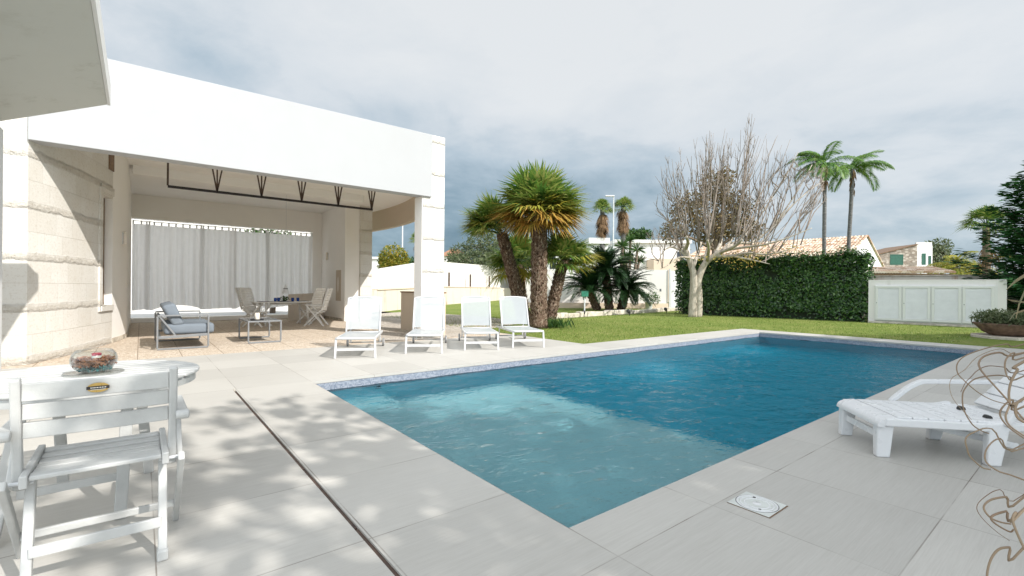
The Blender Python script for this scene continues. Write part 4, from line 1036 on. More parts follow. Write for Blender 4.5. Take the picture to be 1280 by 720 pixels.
# white modern house, left
Y = 46
t = place('white_house', 'white flat roofed house with a dark window behind the palm trunks', 'house', 705, Y); k = Y/FL
MB().box(-40*k, 30*k, 0, 7, 0, zz(700, 316, Y)).build('wall', 'house_paint', t); MB().box(30.02*k, 52*k, -1.0, 6, 0, zz(745, 306, Y)).build('wall', 'house_paint', t); MB().box(28*k, 53.5*k, -1.3, 6.2, zz(745, 306, Y)+.002, zz(745, 299, Y)).build('roof', 'house_paint', t)
window(t, -19*k, -10*k, zz(690, 338, Y), zz(690, 318, Y), 0); window(t, 4*k, 16*k, zz(715, 336, Y), zz(715, 324, Y), 0)
Y = 50; k = Y/FL
t = place('white_house', 'long white house with a peach porch seen through the bare branches', 'house', 812, Y)
m = MB(); m.prism([(-44*k, 0), (50*k, 0), (50*k, 8), (-44*k, 8)], 0, zz(812, 304, Y)); m.build('wall', 'house_paint', t); MB().box(-45*k, 51*k, -.3, 8.2, zz(812, 304, Y)+.002, zz(812, 300, Y)).build('roof', 'house_paint', t)
MB().box(-4*k, 30*k, -2.5, -.01, 0, zz(820, 325, Y)).build('porch', 'peach_paint', t); window(t, -30*k, -20*k, zz(785, 330, Y), zz(785, 316, Y), 0); window(t, 33*k, 43*k, zz(850, 328, Y), zz(850, 314, Y), 0)
# tiled villa
E1, E2 = C3(.706*38, 38, 0), C3(.706*38+9.6, 46, 0)
gd = Vector((E2.x-E1.x, E2.y-E1.y)); GW = gd.length
t = thing('tiled_house', 'white gabled house with a pale clay tile roof behind the hedge', 'house', (E1.x, E1.y, 0), math.atan2(gd.y, gd.x))
# local: x along the gable, y along the eaves (away to the left)
ze, zr, LH = 3.7, 6.15, 15
m = MB(); m.add([(0, 0, 0), (GW, 0, 0), (GW, 0, ze-.3), (GW/2, 0, zr), (0, 0, ze), (0, LH, 0), (GW, LH, 0), (GW, LH, ze-.3), (GW/2, LH, zr), (0, LH, ze)],
                [(0, 1, 2, 3, 4), (9, 8, 7, 6, 5), (0, 4, 9, 5), (1, 6, 7, 2), (0, 5, 6, 1)]); m.build('wall', 'house_paint', t)
def pantiles(par, x0, z0, x1, z1, y0, y1, step=.28):
    m = MB(); y = y0
    while y < y1-.01:
        yy = [y+step*q/6 for q in range(7)]; hh = [.09*math.sin(PI*q/6) for q in range(7)]
        rows = 10; vs = []
        for r in range(rows):
            for e_ in (0, 1):
                f = (r+e_)/rows; x = lerp(x0, x1, f); z = lerp(z0, z1, f)+(.035 if e_ == 0 else 0)
                for q in range(7): vs.append((x, yy[q]+R.uniform(-.008, .008), z+hh[q]+.06))
        m.add(vs, [(r*7+q, r*7+q+1, (r+1)*7+q+1, (r+1)*7+q) for r in range(2*rows-1) for q in range(6)])
        y += step
    return m.build('roof', 'clay_roof_tiles', par)
pantiles(t, -.45, ze-.2, GW/2, zr, -.15, LH)
m = MB(); m.add([(GW/2, -.15, zr+.08), (GW+.4, -.15, ze-.5), (GW+.4, LH, ze-.5), (GW/2, LH, zr+.08)], [(0, 1, 2, 3)]); m.build('roof_slope', 'clay_roof_tiles', t, solid=.1)
# slit window in the gable, facing -y
window(t, GW*.40, GW*.47, 3.3, 4.6, 0)
# stone house
Y = 60; k = Y/FL
t = place('stone_house', 'small stone and white house with green shutters and a sloping roof', 'house', 1122, Y, -.12)
zl, zr2 = zz(1100, 318, Y), zz(1144, 306, Y)
m = MB(); m.add([(-22*k, 0, 0), (22*k, 0, 0), (22*k, 0, zr2), (-22*k, 0, zl), (-22*k, 6, 0), (22*k, 6, 0), (22*k, 6, zr2), (-22*k, 6, zl)], [(0, 1, 2, 3), (7, 6, 5, 4), (0, 3, 7, 4), (1, 5, 6, 2), (3, 2, 6, 7)]); m.build('stone_wall', 'rubble_stone', t)
m = MB(); m.bar((-23.5*k, 3, zl+.03), (22.5*k, 3, zr2+.06), 6.3, .10, (0, 0, 1)); m.build('roof', 'brown_wood', t)
MB().box(22.05*k, 42*k, .4, 6.2, 0, zz(1150, 307, Y)).build('wall', 'house_paint', t); MB().box(22.02*k, 40*k, .2, .398, 0, zz(1150, 303, Y)).build('parapet', 'house_paint', t)
window(t, -9*k, 6*k, zz(1120, 331, Y), zz(1120, 318, Y), 0, 'green_shutter', 'green_shutter', .1); window(t, 28.5*k, 33*k, zz(1153, 331, Y), zz(1153, 317, Y), .2, 'green_shutter', 'green_shutter', .1); window(t, 36*k, 39*k, zz(1158, 331, Y), zz(1158, 320, Y), .2, 'green_shutter', 'green_shutter', .1)
# low tiled porch
Y = 27; k = Y/FL
t = place('porch', 'low porch with an old tiled roof below the stone house', 'porch', 1137, Y, -.35)
m = MB(); m.bar((-42*k, 1.2, zz(1105, 342, Y)), (46*k, 1.2, zz(1105, 342, Y)-.1), 2.6, .14); m.build('eave_board', 'brown_wood', t)
t2 = MB()
for j in range(30):
    x = -42*k+j*(88*k/30); t2.tube([(x, -.15, zz(1105, 341, Y)+.05), (x, 2.4, zz(1105, 334, Y)+.1)], .075, 7)
t2.build('roof', 'clay_roof_tiles', t)
for x in (-38*k, 42*k): MB().box(x-.12, x+.12, .2, .44, 0, zz(1105, 342, Y)-.1).build('post', 'stained_wall_paint', t)
# small orange roofed house far behind the wall, left, and white sheds beyond
Y = 90; k = Y/FL
t = place('cottage', 'far small house with an orange hipped roof behind the olive trees', 'house', 566, Y)
MB().box(-16*k, 18*k, 0, 6, 0, zz(566, 320, Y)).build('wall', 'cream_plaster', t)
z0, z1 = zz(566, 320, Y), zz(566, 309.5, Y)
m = MB(); m.add([(-18*k, -.5, z0), (20*k, -.5, z0), (20*k, 6.5, z0), (-18*k, 6.5, z0), (-5*k, 3, z1), (3*k, 3, z1)], [(0, 1, 5, 4), (1, 2, 5), (2, 3, 4, 5), (3, 0, 4), (3, 2, 1, 0)]); m.build('roof', 'terracotta', t)
Y = 80; k = Y/FL
t = place('white_building', 'distant low white building left of the round yellowish tree', 'building', 470, Y)
MB().box(-14*k, 12*k, 0, 8, 0, zz(470, 324, Y)).build('wall', 'house_paint', t); MB().box(-15*k, 13*k, -.3, 8.3, zz(470, 324, Y)+.01, zz(470, 321, Y)).build('roof', 'lamp_post_paint', t)

# ================================================================ plants
def trunk_of(par, pts, rads, mat, n=12, name='trunk', origin=None, rough=.0):
    m = MB(); m.tube(pts, rads, n)
    if rough: m.v = [(x+R.uniform(-rough, rough), y+R.uniform(-rough, rough), z+R.uniform(-rough, rough)) for x, y, z in m.v]
    return m.build(name, mat, par, origin=origin, smooth=True)
def fan_leaf(mb, c, d, lp, r, n=27, spread=1.75, droop=.25, pet=None):
    d = d.normalized(); s = d.cross(Vector((0, 0, 1)))
    if s.length < .05: s = Vector((1, 0, 0))
    s.normalize(); up = s.cross(d).normalized()
    h = c+d*lp+Vector((0, 0, -lp*lp*.12))
    if pet is not None: pet.tube([c, c+d*lp*.5+Vector((0, 0, .02)), h], [.016, .012, .009], 5)
    for i in range(n):
        a = (i/(n-1)-.5)*2*spread; ln = r*(1-.28*abs(a)/spread)*R.uniform(.88, 1.06)
        dd = (d*math.cos(a)+s*math.sin(a)+up*(.22*math.cos(a))*R.uniform(-.3, 1)).normalized()
        w = dd.cross(up); w = (w if w.length > .01 else s).normalized()
        p0 = h; p1 = h+dd*ln*.5; p2 = h+dd*ln+Vector((0, 0, -droop*ln*R.uniform(.5, 1.3)))
        W = r*.036
        mb.add([p0, p1+w*W, p1-w*W, p2], [(0, 1, 3, 2)])
def fan_palm(label, group, base, top, r0, r1, crown, kind):
    t = thing('fan_palm', label, 'palm tree', base, 0, group)
    O = base; B_ = Vector(base); T_ = Vector(top)
    mid = B_.lerp(T_, .5)+Vector((R.uniform(-.05, .05), R.uniform(-.05, .05), 0))
    nseg = 26; pts = []; rd = []
    for i in range(nseg+1):
        f = i/nseg; p = (1-f)**2*B_+2*f*(1-f)*mid+f*f*T_; pts.append(p); rd.append(lerp(r0, r1, f)*(1.0+(.07 if i % 2 else -.05))+(.06*max(0, 1-f*9)))
    trunk_of(t, pts, rd, 'palm_bark', 16, origin=O, rough=.012)
    m = MB()                                                   # old leaf bases sticking out of the trunk
    for k in range(int(950*(T_-B_).length/3)):
        f = R.random(); p = (1-f)**2*B_+2*f*(1-f)*mid+f*f*T_; a = R.random()*6.283; o = Vector((math.cos(a), math.sin(a), 0)); rr = lerp(r0, r1, f)
        sd_ = Vector((-o.y, o.x, 0)); q = p+o*rr*.95; l = R.uniform(.05, .13); w = R.uniform(.014, .032)
        m.add([q-sd_*w, q+sd_*w, q+o*l*.7+Vector((0, 0, l))], [(0, 1, 2)])
    m.build('leaf_bases', 'palm_fibre', t, origin=O)['kind'] = 'stuff'
    pet = MB(); g = MB(); y = MB(); ru = MB()
    for (n, e0, e1, az0, az1, mat, lp, r, dr) in crown:
        for k in range(n):
            el = R.uniform(e0, e1); az = R.uniform(az0, az1) if az1-az0 < 6.2 else 2*PI*(k+R.random()*.7)/n
            d = Vector((math.cos(az)*math.cos(el), math.sin(az)*math.cos(el), math.sin(el)))
            fan_leaf({'g': g, 'y': y, 'r': ru}[mat], T_+Vector((0, 0, R.uniform(-.1, .12))), d, lp*R.uniform(.8, 1.2), r*R.uniform(.85, 1.12), droop=dr, pet=pet)
    cr = g.build('crown', 'fan_green', t, origin=O)
    if y.v: y.build('yellowing_fronds', 'fan_yellow', t, origin=O)
    if ru.v: ru.build('rust_fronds', 'fan_rust', t, origin=O)
    pet.build('leaf_stalks', 'green_leaf', t, origin=O)
    return t
GP = 'clump of fan palms beside the loungers'
b0 = G(673, 410); b0.z = 0
tp = P(674, 268, 14.9)
fan_palm('tallest straight fan palm with a full crown of green and rust fronds', GP, b0, tp, .27, .235,
         [(22, .75, 1.45, 0, 7, 'g', .7, 1.12, .15), (24, .35, .8, 0, 7, 'g', .72, 1.15, .22), (16, .02, .5, 0, 7, 'g', .74, 1.15, .25), (20, -.02, .35, 0, 7, 'y', .74, 1.15, .26), (15, -.26, .04, 0, 7, 'r', .72, 1.1, .28), (6, -.5, -.3, 0, 7, 'r', .55, .85, .35)], 0)
b1 = G(685, 407.5)
fan_palm('fan palm leaning right with a yellow green crown', GP, b1, P(704, 326, 15.9), .21, .18,
         [(14, .5, 1.4, 0, 7, 'g', .5, .85, .25), (14, .1, .6, 0, 7, 'g', .55, .85, .3), (7, -.2, .2, CYAW-.7, CYAW+.9, 'y', .6, .9, .3), (5, -.3, .1, 0, 7, 'g', .5, .8, .4)], 1)
b2 = C3(.48, 16.6, 0)
fan_palm('fan palm leaning left with a bent dark trunk and tilted crown', GP, b2, P(627, 292, 16.3), .25, .19,
         [(16, .55, 1.3, CYAW+PI-1.4, CYAW+PI+1.4, 'g', .75, .95, .2), (12, .1, .7, CYAW+PI-1.3, CYAW+PI+1.3, 'g', .8, .95, .3), (5, 0, .5, CYAW+PI-.9, CYAW+PI+.9, 'y', .8, .95, .3), (5, .2, .9, CYAW-.8, CYAW+.8, 'g', .6, .8, .3)], 2)
fan_palm('low fan palm with drooping green crown behind the left leaning trunk', GP, C3(.55, 18.4, 0), P(648, 330, 18.2), .16, .13,
         [(12, .4, 1.3, 0, 7, 'g', .7, .95, .2), (16, -.1, .5, 0, 7, 'g', .75, 1.0, .35), (8, -.5, -.1, 0, 7, 'y', .7, .9, .45)], 3)
m = MB()
for k in range(150):
    a = R.random()*6.28; q = G(695, 410)+Vector((R.gauss(0, .22), R.gauss(0, .2), 0)); d = Vector((math.cos(a)*.5, math.sin(a)*.5, 1)).normalized(); m.leaf(q, d, d.cross(Vector((math.sin(a), -math.cos(a), 0))).normalized(), R.uniform(.2, .45), .04)
tf = m.build('grass_tuft', 'green_leaf', None, origin=G(695, 410)); tag(tf, 'small bright green grass tuft at the foot of the right leaning palm', 'plant'); tf['kind'] = 'stuff'

# pinnate fronds
def frond(mb, c, az, el, L, n, ll, bend=1.0, w=.05, vee=.5, droop=.3, stalk=None, bare=.12):
    p = Vector(c); pts = [p.copy()]; N_ = 14; st = L/N_; e = el
    for i in range(N_):
        d = Vector((math.cos(az)*math.cos(e), math.sin(az)*math.cos(e), math.sin(e))); p = p+d*st; pts.append(p.copy()); e -= bend/N_
    if stalk is not None: stalk.tube(pts, [lerp(.022, .005, i/N_) for i in range(N_+1)], 4)
    for k in range(n):
        f = bare+(1-bare)*k/(n-1); x = f*N_; i = min(N_-1, int(x)); q = pts[i].lerp(pts[i+1], x-i); d = (pts[i+1]-pts[i]).normalized()
        s = d.cross(Vector((0, 0, 1))); s = (s if s.length > .02 else Vector((-math.sin(az), math.cos(az), 0))).normalized(); up = s.cross(d)
        l = ll*(math.sin(PI*min(1, .12+f*.86))**.6)*R.uniform(.85, 1.1)
        for sg in (-1, 1):
            v = (s*sg+d*.55+up*vee*R.uniform(.6, 1.2)).normalized(); w_ = v.cross(up).normalized()
            a = q; b_ = q+v*l*.5; c_ = q+v*l+Vector((0, 0, -droop*l))
            mb.add([a, b_+w_*w*.5, c_, b_-w_*w*.5], [(0, 1, 2, 3)])
def cycad(label, base, top, r, n, L, seed):
    t = thing('cycad', label, 'cycad', base, 0, 'dark cycads in the bed')
    B_, T_ = Vector(base), Vector(top)
    pts = [B_.lerp(T_, i/12) for i in range(13)]
    trunk_of(t, pts, [r*(1.15 if i % 2 else .95) for i in range(13)], 'palm_bark', 12, origin=base, rough=.012)
    m = MB(); s = MB()
    for k in range(n):
        el = R.uniform(-.1, 1.35); az = 2*PI*(k+R.random())/n*1.0+R.random()*.5
        frond(m, T_, az, el+.15, L*R.uniform(.85, 1.1), 46, .31, 1.25, .045, .30, .05, s, .05)
    m.build('crown', 'cycad_leaf', t, origin=base); s.build('leaf_stalks', 'cycad_leaf', t, origin=base)
cycad('tallest dark cycad in the bed, behind the other two', G(762, 388), P(757, 341, 27.6), .24, 92, 2.1, 1)
cycad('dark cycad at the left of the bed just behind the green topped post', G(747, 387.5), P(737, 364, 27.4), .24, 88, 1.95, 2)
cycad('dark cycad on the right of the bed with a reddish stem top, nearest the pot', G(776, 387.5), P(782, 364, 27.4), .25, 88, 1.95, 3)
# flower pot by the wall
t = thing('flower_pot', 'white tapered flower pot with a loose green plant against the wall', 'flower pot', C3(8.6, 29.5, 0))
MB().lathe([(.20, 0), (.235, .42), (.30, .43), (.30, .50), (.265, .50), (.25, .44), (0, .43)], 24).build('pot', 'white_enamel', t, smooth=True); MB().lathe([(0, .435), (.25, .445), (.25, .46), (0, .47)], 20).build('soil', 'terracotta', t)
m = MB(); scatter_leaves(m, 520, [(0, 0, .78, .62, .55, .28), (.5, -.1, .62, .35, .3, .3)], .14, .045); m.build('foliage', 'green_leaf', t)

# feather palms
def feather_palm(label, base, top, r, n, L, ll, group, el=(-.35, 1.2), bias=None, skirt=True, mat='feather_leaf', bark='tall_palm_bark', leafn=52, bend=1.45, w=.05):
    t = thing('feather_palm', label, 'palm tree', base, 0, group)
    B_, T_ = Vector(base), Vector(top)
    pts = [B_.lerp(T_, i/20)+Vector((math.sin(i*.5)*.02, 0, 0)) for i in range(21)]
    trunk_of(t, pts, [r*(1.25-.25*min(1, i/6))*(1.03 if i % 2 else .97) for i in range(21)], bark, 12, origin=base)
    m = MB(); s = MB()
    for k in range(n):
        e = R.uniform(*el); az = 2*PI*(k+R.random()*.6)/n
        if bias is not None and R.random() < .45: az = bias+R.gauss(0, .6)
        frond(m, T_, az, e, L*R.uniform(.85, 1.1), leafn, ll, bend*R.uniform(.8, 1.25), w, .35, .55, s)
    m.build('crown', mat, t, origin=base); s.build('leaf_stalks', mat, t, origin=base)
    if skirt:
        m = MB()
        for k in range(26):
            a = R.random()*6.28; q = T_+Vector((math.cos(a)*r*.9, math.sin(a)*r*.9, R.uniform(-1.3, .1))); d = Vector((math.cos(a)*.25, math.sin(a)*.25, -1)).normalized(); m.leaf(q, d, Vector((-math.sin(a), math.cos(a), 0)), R.uniform(.4, .8), .16)
        m.build('dead_fronds', 'dead_frond', t, origin=base)
    return t
GT = 'two tall feather palms beyond the hedge'
feather_palm('tall feather palm beyond the hedge nearer the bare tree', C3(px_at(1030, 34), 34, 0), P(1031, 206, 34), .13, 17, 2.4, .68, GT, el=(-.15, 1.35), bias=CYAW+PI-.2)
feather_palm('tall slightly leaning feather palm standing over the white gable', C3(px_at(1057, 34.5), 34.5, 0), P(1066, 212, 34.5), .13, 17, 2.6, .68, GT, el=(-.15, 1.35), bias=CYAW+.1)
feather_palm('low bright green feather palm beyond the shed, left of the other low one', C3(px_at(1196, 34), 34, 0), P(1196, 334, 34), .2, 18, 2.3, .55, 'low palms beyond the shed', skirt=False, mat='fan_yellow')
feather_palm('low bright green feather palm beyond the shed under the trunk of the taller palm', C3(px_at(1224, 36), 36, 0), P(1224, 338, 36), .2, 16, 2.2, .55, 'low palms beyond the shed', skirt=False, mat='fan_yellow')
def skirt_palm(label, px, Y, py, r, group=None, n=46, R_=.9, sk=95, bark='tall_palm_bark', lp=.55):
    X = px_at(px, Y); base = C3(X, Y, 0); T_ = P(px, py, Y)
    t = thing('fan_palm', label, 'palm tree', base, 0, group); B_ = Vector(base)
    trunk_of(t, [B_.lerp(T_, i/12) for i in range(13)], [r*(1.2-.2*i/12) for i in range(13)], bark, 12, origin=base)
    m = MB(); s = MB()
    for k in range(n):
        el = R.uniform(-.25, 1.4); az = R.random()*6.283
        fan_leaf(m, T_, Vector((math.cos(az)*math.cos(el), math.sin(az)*math.cos(el), math.sin(el))), lp, R_, 14, 1.3, .35, s)
    m.build('crown', 'fan_green', t, origin=base); s.build('leaf_stalks', 'green_leaf', t, origin=base)
    m = MB()
    for k in range(sk):
        az = R.random()*6.283; el = R.uniform(-1.45, -.75); q = T_+Vector((0, 0, R.uniform(-1.7, 0)))
        fan_leaf(m, q, Vector((math.cos(az)*math.cos(el), math.sin(az)*math.cos(el), math.sin(el))), lp*.7, R_*.9, 10, .8, .5)
    if sk: m.build('dead_fronds', 'dead_frond', t, origin=base)
skirt_palm('tall palm with a skirt of dead fronds, left of the street lamp', 753, 45, 262, .22, 'tall skirted palms behind the white houses')
skirt_palm('tall palm with a skirt of dead fronds, right of the street lamp', 779, 46, 259, .22, 'tall skirted palms behind the white houses')
skirt_palm('medium fan palm with reddish trunk in front of the dark conifer', 1233, 26, 282, .16, None, 34, .95, 5, 'brown_bark', .6)
skirt_palm('small distant fan palm half hidden by the front stone pillar', 522, 60, 300, .22, None, 40, 1.0, 8)
# street lamps
Y = 42; t = place('street_lamp', 'tall grey street lamp between the two skirted palms', 'street lamp', 766, Y); z = zz(766, 246, Y)
MB().tube([(0, 0, 0), (0, 0, z)], [.09, .05], 10).build('pole', 'lamp_post_paint', t); MB().box(-.75, .06, -.12, .12, z+.001, z+.13).build('lamp_head', 'lamp_post_paint', t, bevel=.03)
Y = 40; t = place('lamp_post', 'thin white lamp post seen between the two pavilion pillars', 'street lamp', 502.5, Y); z = zz(502, 262, Y)
MB().tube([(0, 0, 0), (0, 0, z)], [.08, .05], 10).build('pole', 'white_enamel', t); MB().lathe([(0, 0), (.16, .05), (.2, .2), (.12, .3), (0, .32)], 14, (0, 0, z)).build('lamp_head', 'opal_lamp', t, smooth=True)

# leafy trees
def leafy(name, label, base, blobs, n, Ls, Ws, leaf, bark, tr=.2, group=None, cat='tree', shell=.55, limbs=True):
    t = thing(name, label, cat, base, 0, group); B_ = Vector(base)
    cx = sum(b[0] for b in blobs)/len(blobs); cy = sum(b[1] for b in blobs)/len(blobs); zl = min(b[2]-b[5]*.5 for b in blobs)
    fork = Vector((lerp(B_.x, cx, .3), lerp(B_.y, cy, .3), max(.5, zl*.85)))
    trunk_of(t, [B_, B_.lerp(fork, .5)+Vector((.06, .03, 0)), fork], [tr*1.25, tr, tr*.8], bark, 10, origin=base)
    m = MB()
    for b in blobs:
        c = Vector(b[:3]); k = fork.lerp(c, .5)+Vector((R.uniform(-.2, .2), R.uniform(-.2, .2), .2)); m.tube([fork, k, c], [tr*.55, tr*.35, tr*.12], 7)
        for _ in range(5):
            d = rnd_dir(-.2); m.tube([k.lerp(c, R.random()), c+Vector((d.x*b[3], d.y*b[4], d.z*b[5]))*.8], [tr*.18, tr*.05], 5)
    m.build('limbs', bark, t, origin=base)
    m = MB(); scatter_leaves(m, n, blobs, Ls, Ws, shell); m.build('crown', leaf, t, origin=base)
    return t
def blobs_px(lst, Y, dY=1.0, k3=.8):
    out = []
    for (px, py, rx, ry) in lst:
        q = P(px, py, Y+R.uniform(-dY, dY)); s = Y/FL; out.append((q.x, q.y, q.z, rx*s*k3+.0, rx*s*k3, ry*s))
    return out
Y = 46
leafy('olive_tree', 'wide grey green olive tree above the white wall, left of the leaning palm', C3(px_at(600, Y), Y, 0), blobs_px([(580, 318, 20, 14), (602, 308, 22, 17), (622, 306, 20, 16), (600, 324, 40, 10), (570, 326, 16, 8)], Y, 1, 1), 5200, .30, .11, 'olive_leaf', 'brown_bark', .25)
leafy('leafy_tree', 'dark green leafy tree behind the palm trunks', C3(px_at(655, 48), 48, 0), blobs_px([(650, 312, 22, 16), (668, 322, 18, 14), (640, 326, 18, 10), (690, 325, 14, 14)], 48, 1, 1), 3400, .32, .16, 'green_leaf', 'brown_bark', .25)
leafy('citrus_tree', 'round tree with yellow green foliage seen between the pavilion pillars', C3(px_at(492, 38), 38, 0), blobs_px([(492, 322, 17, 15), (485, 326, 10, 9), (499, 326, 11, 10), (492, 332, 18, 8)], 38, .3, 1), 3600, .20, .10, 'bush_leaf', 'brown_bark', .14, shell=.8)
leafy('shrub', 'dark low shrub row behind the wall left of the front pillar', C3(px_at(514, 45), 45, 0), blobs_px([(505, 330, 12, 5), (517, 328, 12, 7), (530, 328, 12, 7)], 45, .3, 1), 900, .25, .12, 'green_leaf', 'brown_bark', .1, cat='shrub')
Y = 36
leafy('brown_tree', 'tree with brown withered foliage standing behind the bare tree', C3(px_at(893, Y), Y, 0), blobs_px([(892, 240, 26, 25), (860, 262, 24, 22), (920, 262, 26, 24), (893, 285, 40, 22), (842, 290, 18, 14), (936, 288, 18, 16), (905, 222, 16, 12)], Y, 1.2, .9), 6800, .26, .12, 'brown_leaf', 'brown_bark', .25, shell=.35)
leafy('leafy_tree', 'green rounded treetop above the white houses', C3(px_at(795, 70), 70, 0), blobs_px([(790, 294, 14, 7), (804, 293, 10, 6)], 70, .5, 1), 1200, .45, .22, 'green_leaf', 'brown_bark', .3)
leafy('olive_tree', 'pale grey green tree right of the stone house', C3(px_at(1170, 62), 62, 0), blobs_px([(1166, 318, 17, 16), (1174, 308, 13, 10), (1180, 326, 12, 11)], 62, .8, 1), 1800, .40, .16, 'olive_leaf', 'brown_bark', .3)
leafy('shrub', 'bushy green shrub outside the pavilion behind the curtain top', (6.1, 13.3, 0), [(6.1, 13.3, 3.3, .9, .6, .8), (5.3, 13.4, 2.9, .8, .6, .9), (6.9, 13.4, 2.7, .8, .6, .9)], 1500, .2, .1, 'green_leaf', 'brown_bark', .1, cat='shrub')
# yucca behind the wall
t = thing('yucca', 'spiky yucca with several heads rising behind the pale wall', 'yucca', C3(px_at(786, 32), 32, 0)); B_ = C3(px_at(786, 32), 32, 0)
m = MB(); s = MB()
for (px, py, r) in ((778, 308, .75), (783, 322, .8), (797, 312, .7), (799, 326, .65), (788, 300, .5), (776, 328, .7)):
    c = P(px, py, 32+R.uniform(-.4, .4)); s.tube([B_, B_.lerp(c, .6)+Vector((0, 0, -.3)), c], [.16, .11, .08], 8)
    for k in range(110):
        d = rnd_dir(-.5); w = d.cross(rnd_dir()).normalized(); m.leaf(c, d, w, r*R.uniform(.8, 1.1), .055)
m.build('crown', 'green_leaf', t, origin=B_); s.build('trunk', 'brown_bark', t, origin=B_)

# hedge
H0, H1 = C3(8.35, 24.0, 0), Vector((24.32, -4.34, 0)); hd = (H1-H0).normalized(); HL = (H1-H0).length; hn = Vector((-hd.y, hd.x, 0))
if hn.x < 0: hn = -hn
t = thing('hedge', 'tall dense clipped dark green hedge along the lawn behind the bare tree', 'hedge', (H0.x, H0.y, 0))
HZ, HD = 2.72, 1.3
def hp(x, y, z): return H0+hd*x+hn*y+Vector((0, 0, z))
m = MB(); vs = [hp(x, y, z) for z in (.0, HZ-.3) for (x, y) in ((.25, .3), (HL-.25, .3), (HL-.25, HD-.2), (.25, HD-.2))]
m.add(vs, [(0, 3, 2, 1), (4, 5, 6, 7), (0, 1, 5, 4), (1, 2, 6, 5), (2, 3, 7, 6), (3, 0, 4, 7)]); m.build('woody_core', 'hedge_core', t, origin=t.location)
m = MB()
for k in range(26000):
    q = R.random(); x = R.uniform(0, HL)
    bulge = .26*mn.noise(Vector((x*.9, 0, 7)))+.15*mn.noise(Vector((x*2.2, 5, 3)))
    if q < .62:
        z = HZ*(R.random()**.85)
        if z < .35 and R.random() < .6: z += .4
        y = .12+R.random()**2*.3-.18*mn.noise(Vector((x*1.1, z*1.3, 1)))-.1*mn.noise(Vector((x*3, z*3, 1))); nr = -hn
        if mn.noise(Vector((x*1.7, z*1.7, 21))) < -.42: y += .18
    elif q < .88: z = HZ+bulge-R.random()**2*.35; y = R.uniform(.0, HD); nr = Vector((0, 0, 1))
    elif q < .94: x = R.choice((R.uniform(-.1, .2), HL-R.uniform(-.15, .2))); z = HZ*R.random(); y = R.uniform(.1, HD); nr = hd*(1 if x > 1 else -1)
    else: z = HZ+bulge+R.random()**2*.28; y = R.uniform(.0, HD*.6); nr = Vector((0, 0, 1))
    p = hp(x, y, z); n_ = (nr+rnd_dir()*.75+Vector((0, 0, .35))).normalized(); a = n_.cross(rnd_dir())
    if a.length < .05: continue
    a.normalize(); l = R.uniform(.09, .17); m.leaf(p, a, a.cross(n_), l, l*.55, .012)
m.build('foliage', 'hedge_leaf', t, origin=t.location)
m = MB()                                                       # loose shoots along the top, coloured paler to stand for sunlit upper leaves
for k in range(150):
    x = R.uniform(.1, HL-.1); y = R.uniform(0, HD*.8); z0 = HZ+.26*mn.noise(Vector((x*.9, 0, 7)))+.15*mn.noise(Vector((x*2.2, 5, 3)))-.05; d = (Vector((0, 0, 1))+rnd_dir()*.45).normalized(); l = R.uniform(.12, .38)
    for j in range(int(l*30)):
        a = (rnd_dir()+d*.4).normalized(); q = R.uniform(.07, .13); m.leaf(hp(x, y, z0)+d*l*R.random(), a, a.orthogonal().normalized(), q, q*.5)
m.build('sunlit_shoots', 'green_leaf', t, origin=t.location)

# bare tree
TY = 21.6
tb = C3(px_at(869.5, TY), TY, 0)
t = thing('bare_tree', 'large leafless tree with a pale double trunk and fanning upright shoots on the lawn', 'tree', tb)
def q_(px, py, dy=0.0): return P(px, py, TY+dy)
def strand(mb, lst, r0, r1, n=8, sub_=3):
    pts = [Vector(p) for p in lst]; cr = []
    ext = [pts[0]*2-pts[1]]+pts+[pts[-1]*2-pts[-2]]
    for i in range(len(pts)-1):
        a, b_, c, d = ext[i:i+4]
        for k in range(sub_):
            u = k/sub_; cr.append(.5*((2*b_)+(c-a)*u+(2*a-5*b_+4*c-d)*u*u+(3*b_-a-3*c+d)*u**3))
    cr.append(pts[-1]); k = len(cr)-1
    mb.tube(cr, [lerp(r0, r1, (i/k)) for i in range(k+1)], n); return cr
m = MB()
c1 = strand(m, [C3(px_at(866, TY), TY, -.05), q_(866.5, 372), q_(867, 345), q_(862, 325, .1), q_(855, 307, .2)], .20, .10, 12, 5)
c2 = strand(m, [C3(px_at(873.5, TY), TY+.1, -.05), q_(873, 372, .05), q_(873, 350, .05), q_(881, 330), q_(893, 320, -.2), q_(906, 312, -.4)], .20, .10, 12, 5)
m.v = [(x+R.uniform(-.008, .008), y+R.uniform(-.008, .008), z) for x, y, z in m.v]
m.build('trunk', 'pale_bark', t, origin=tb, smooth=True)
limbs = MB(); shoots = MB(); bases = []
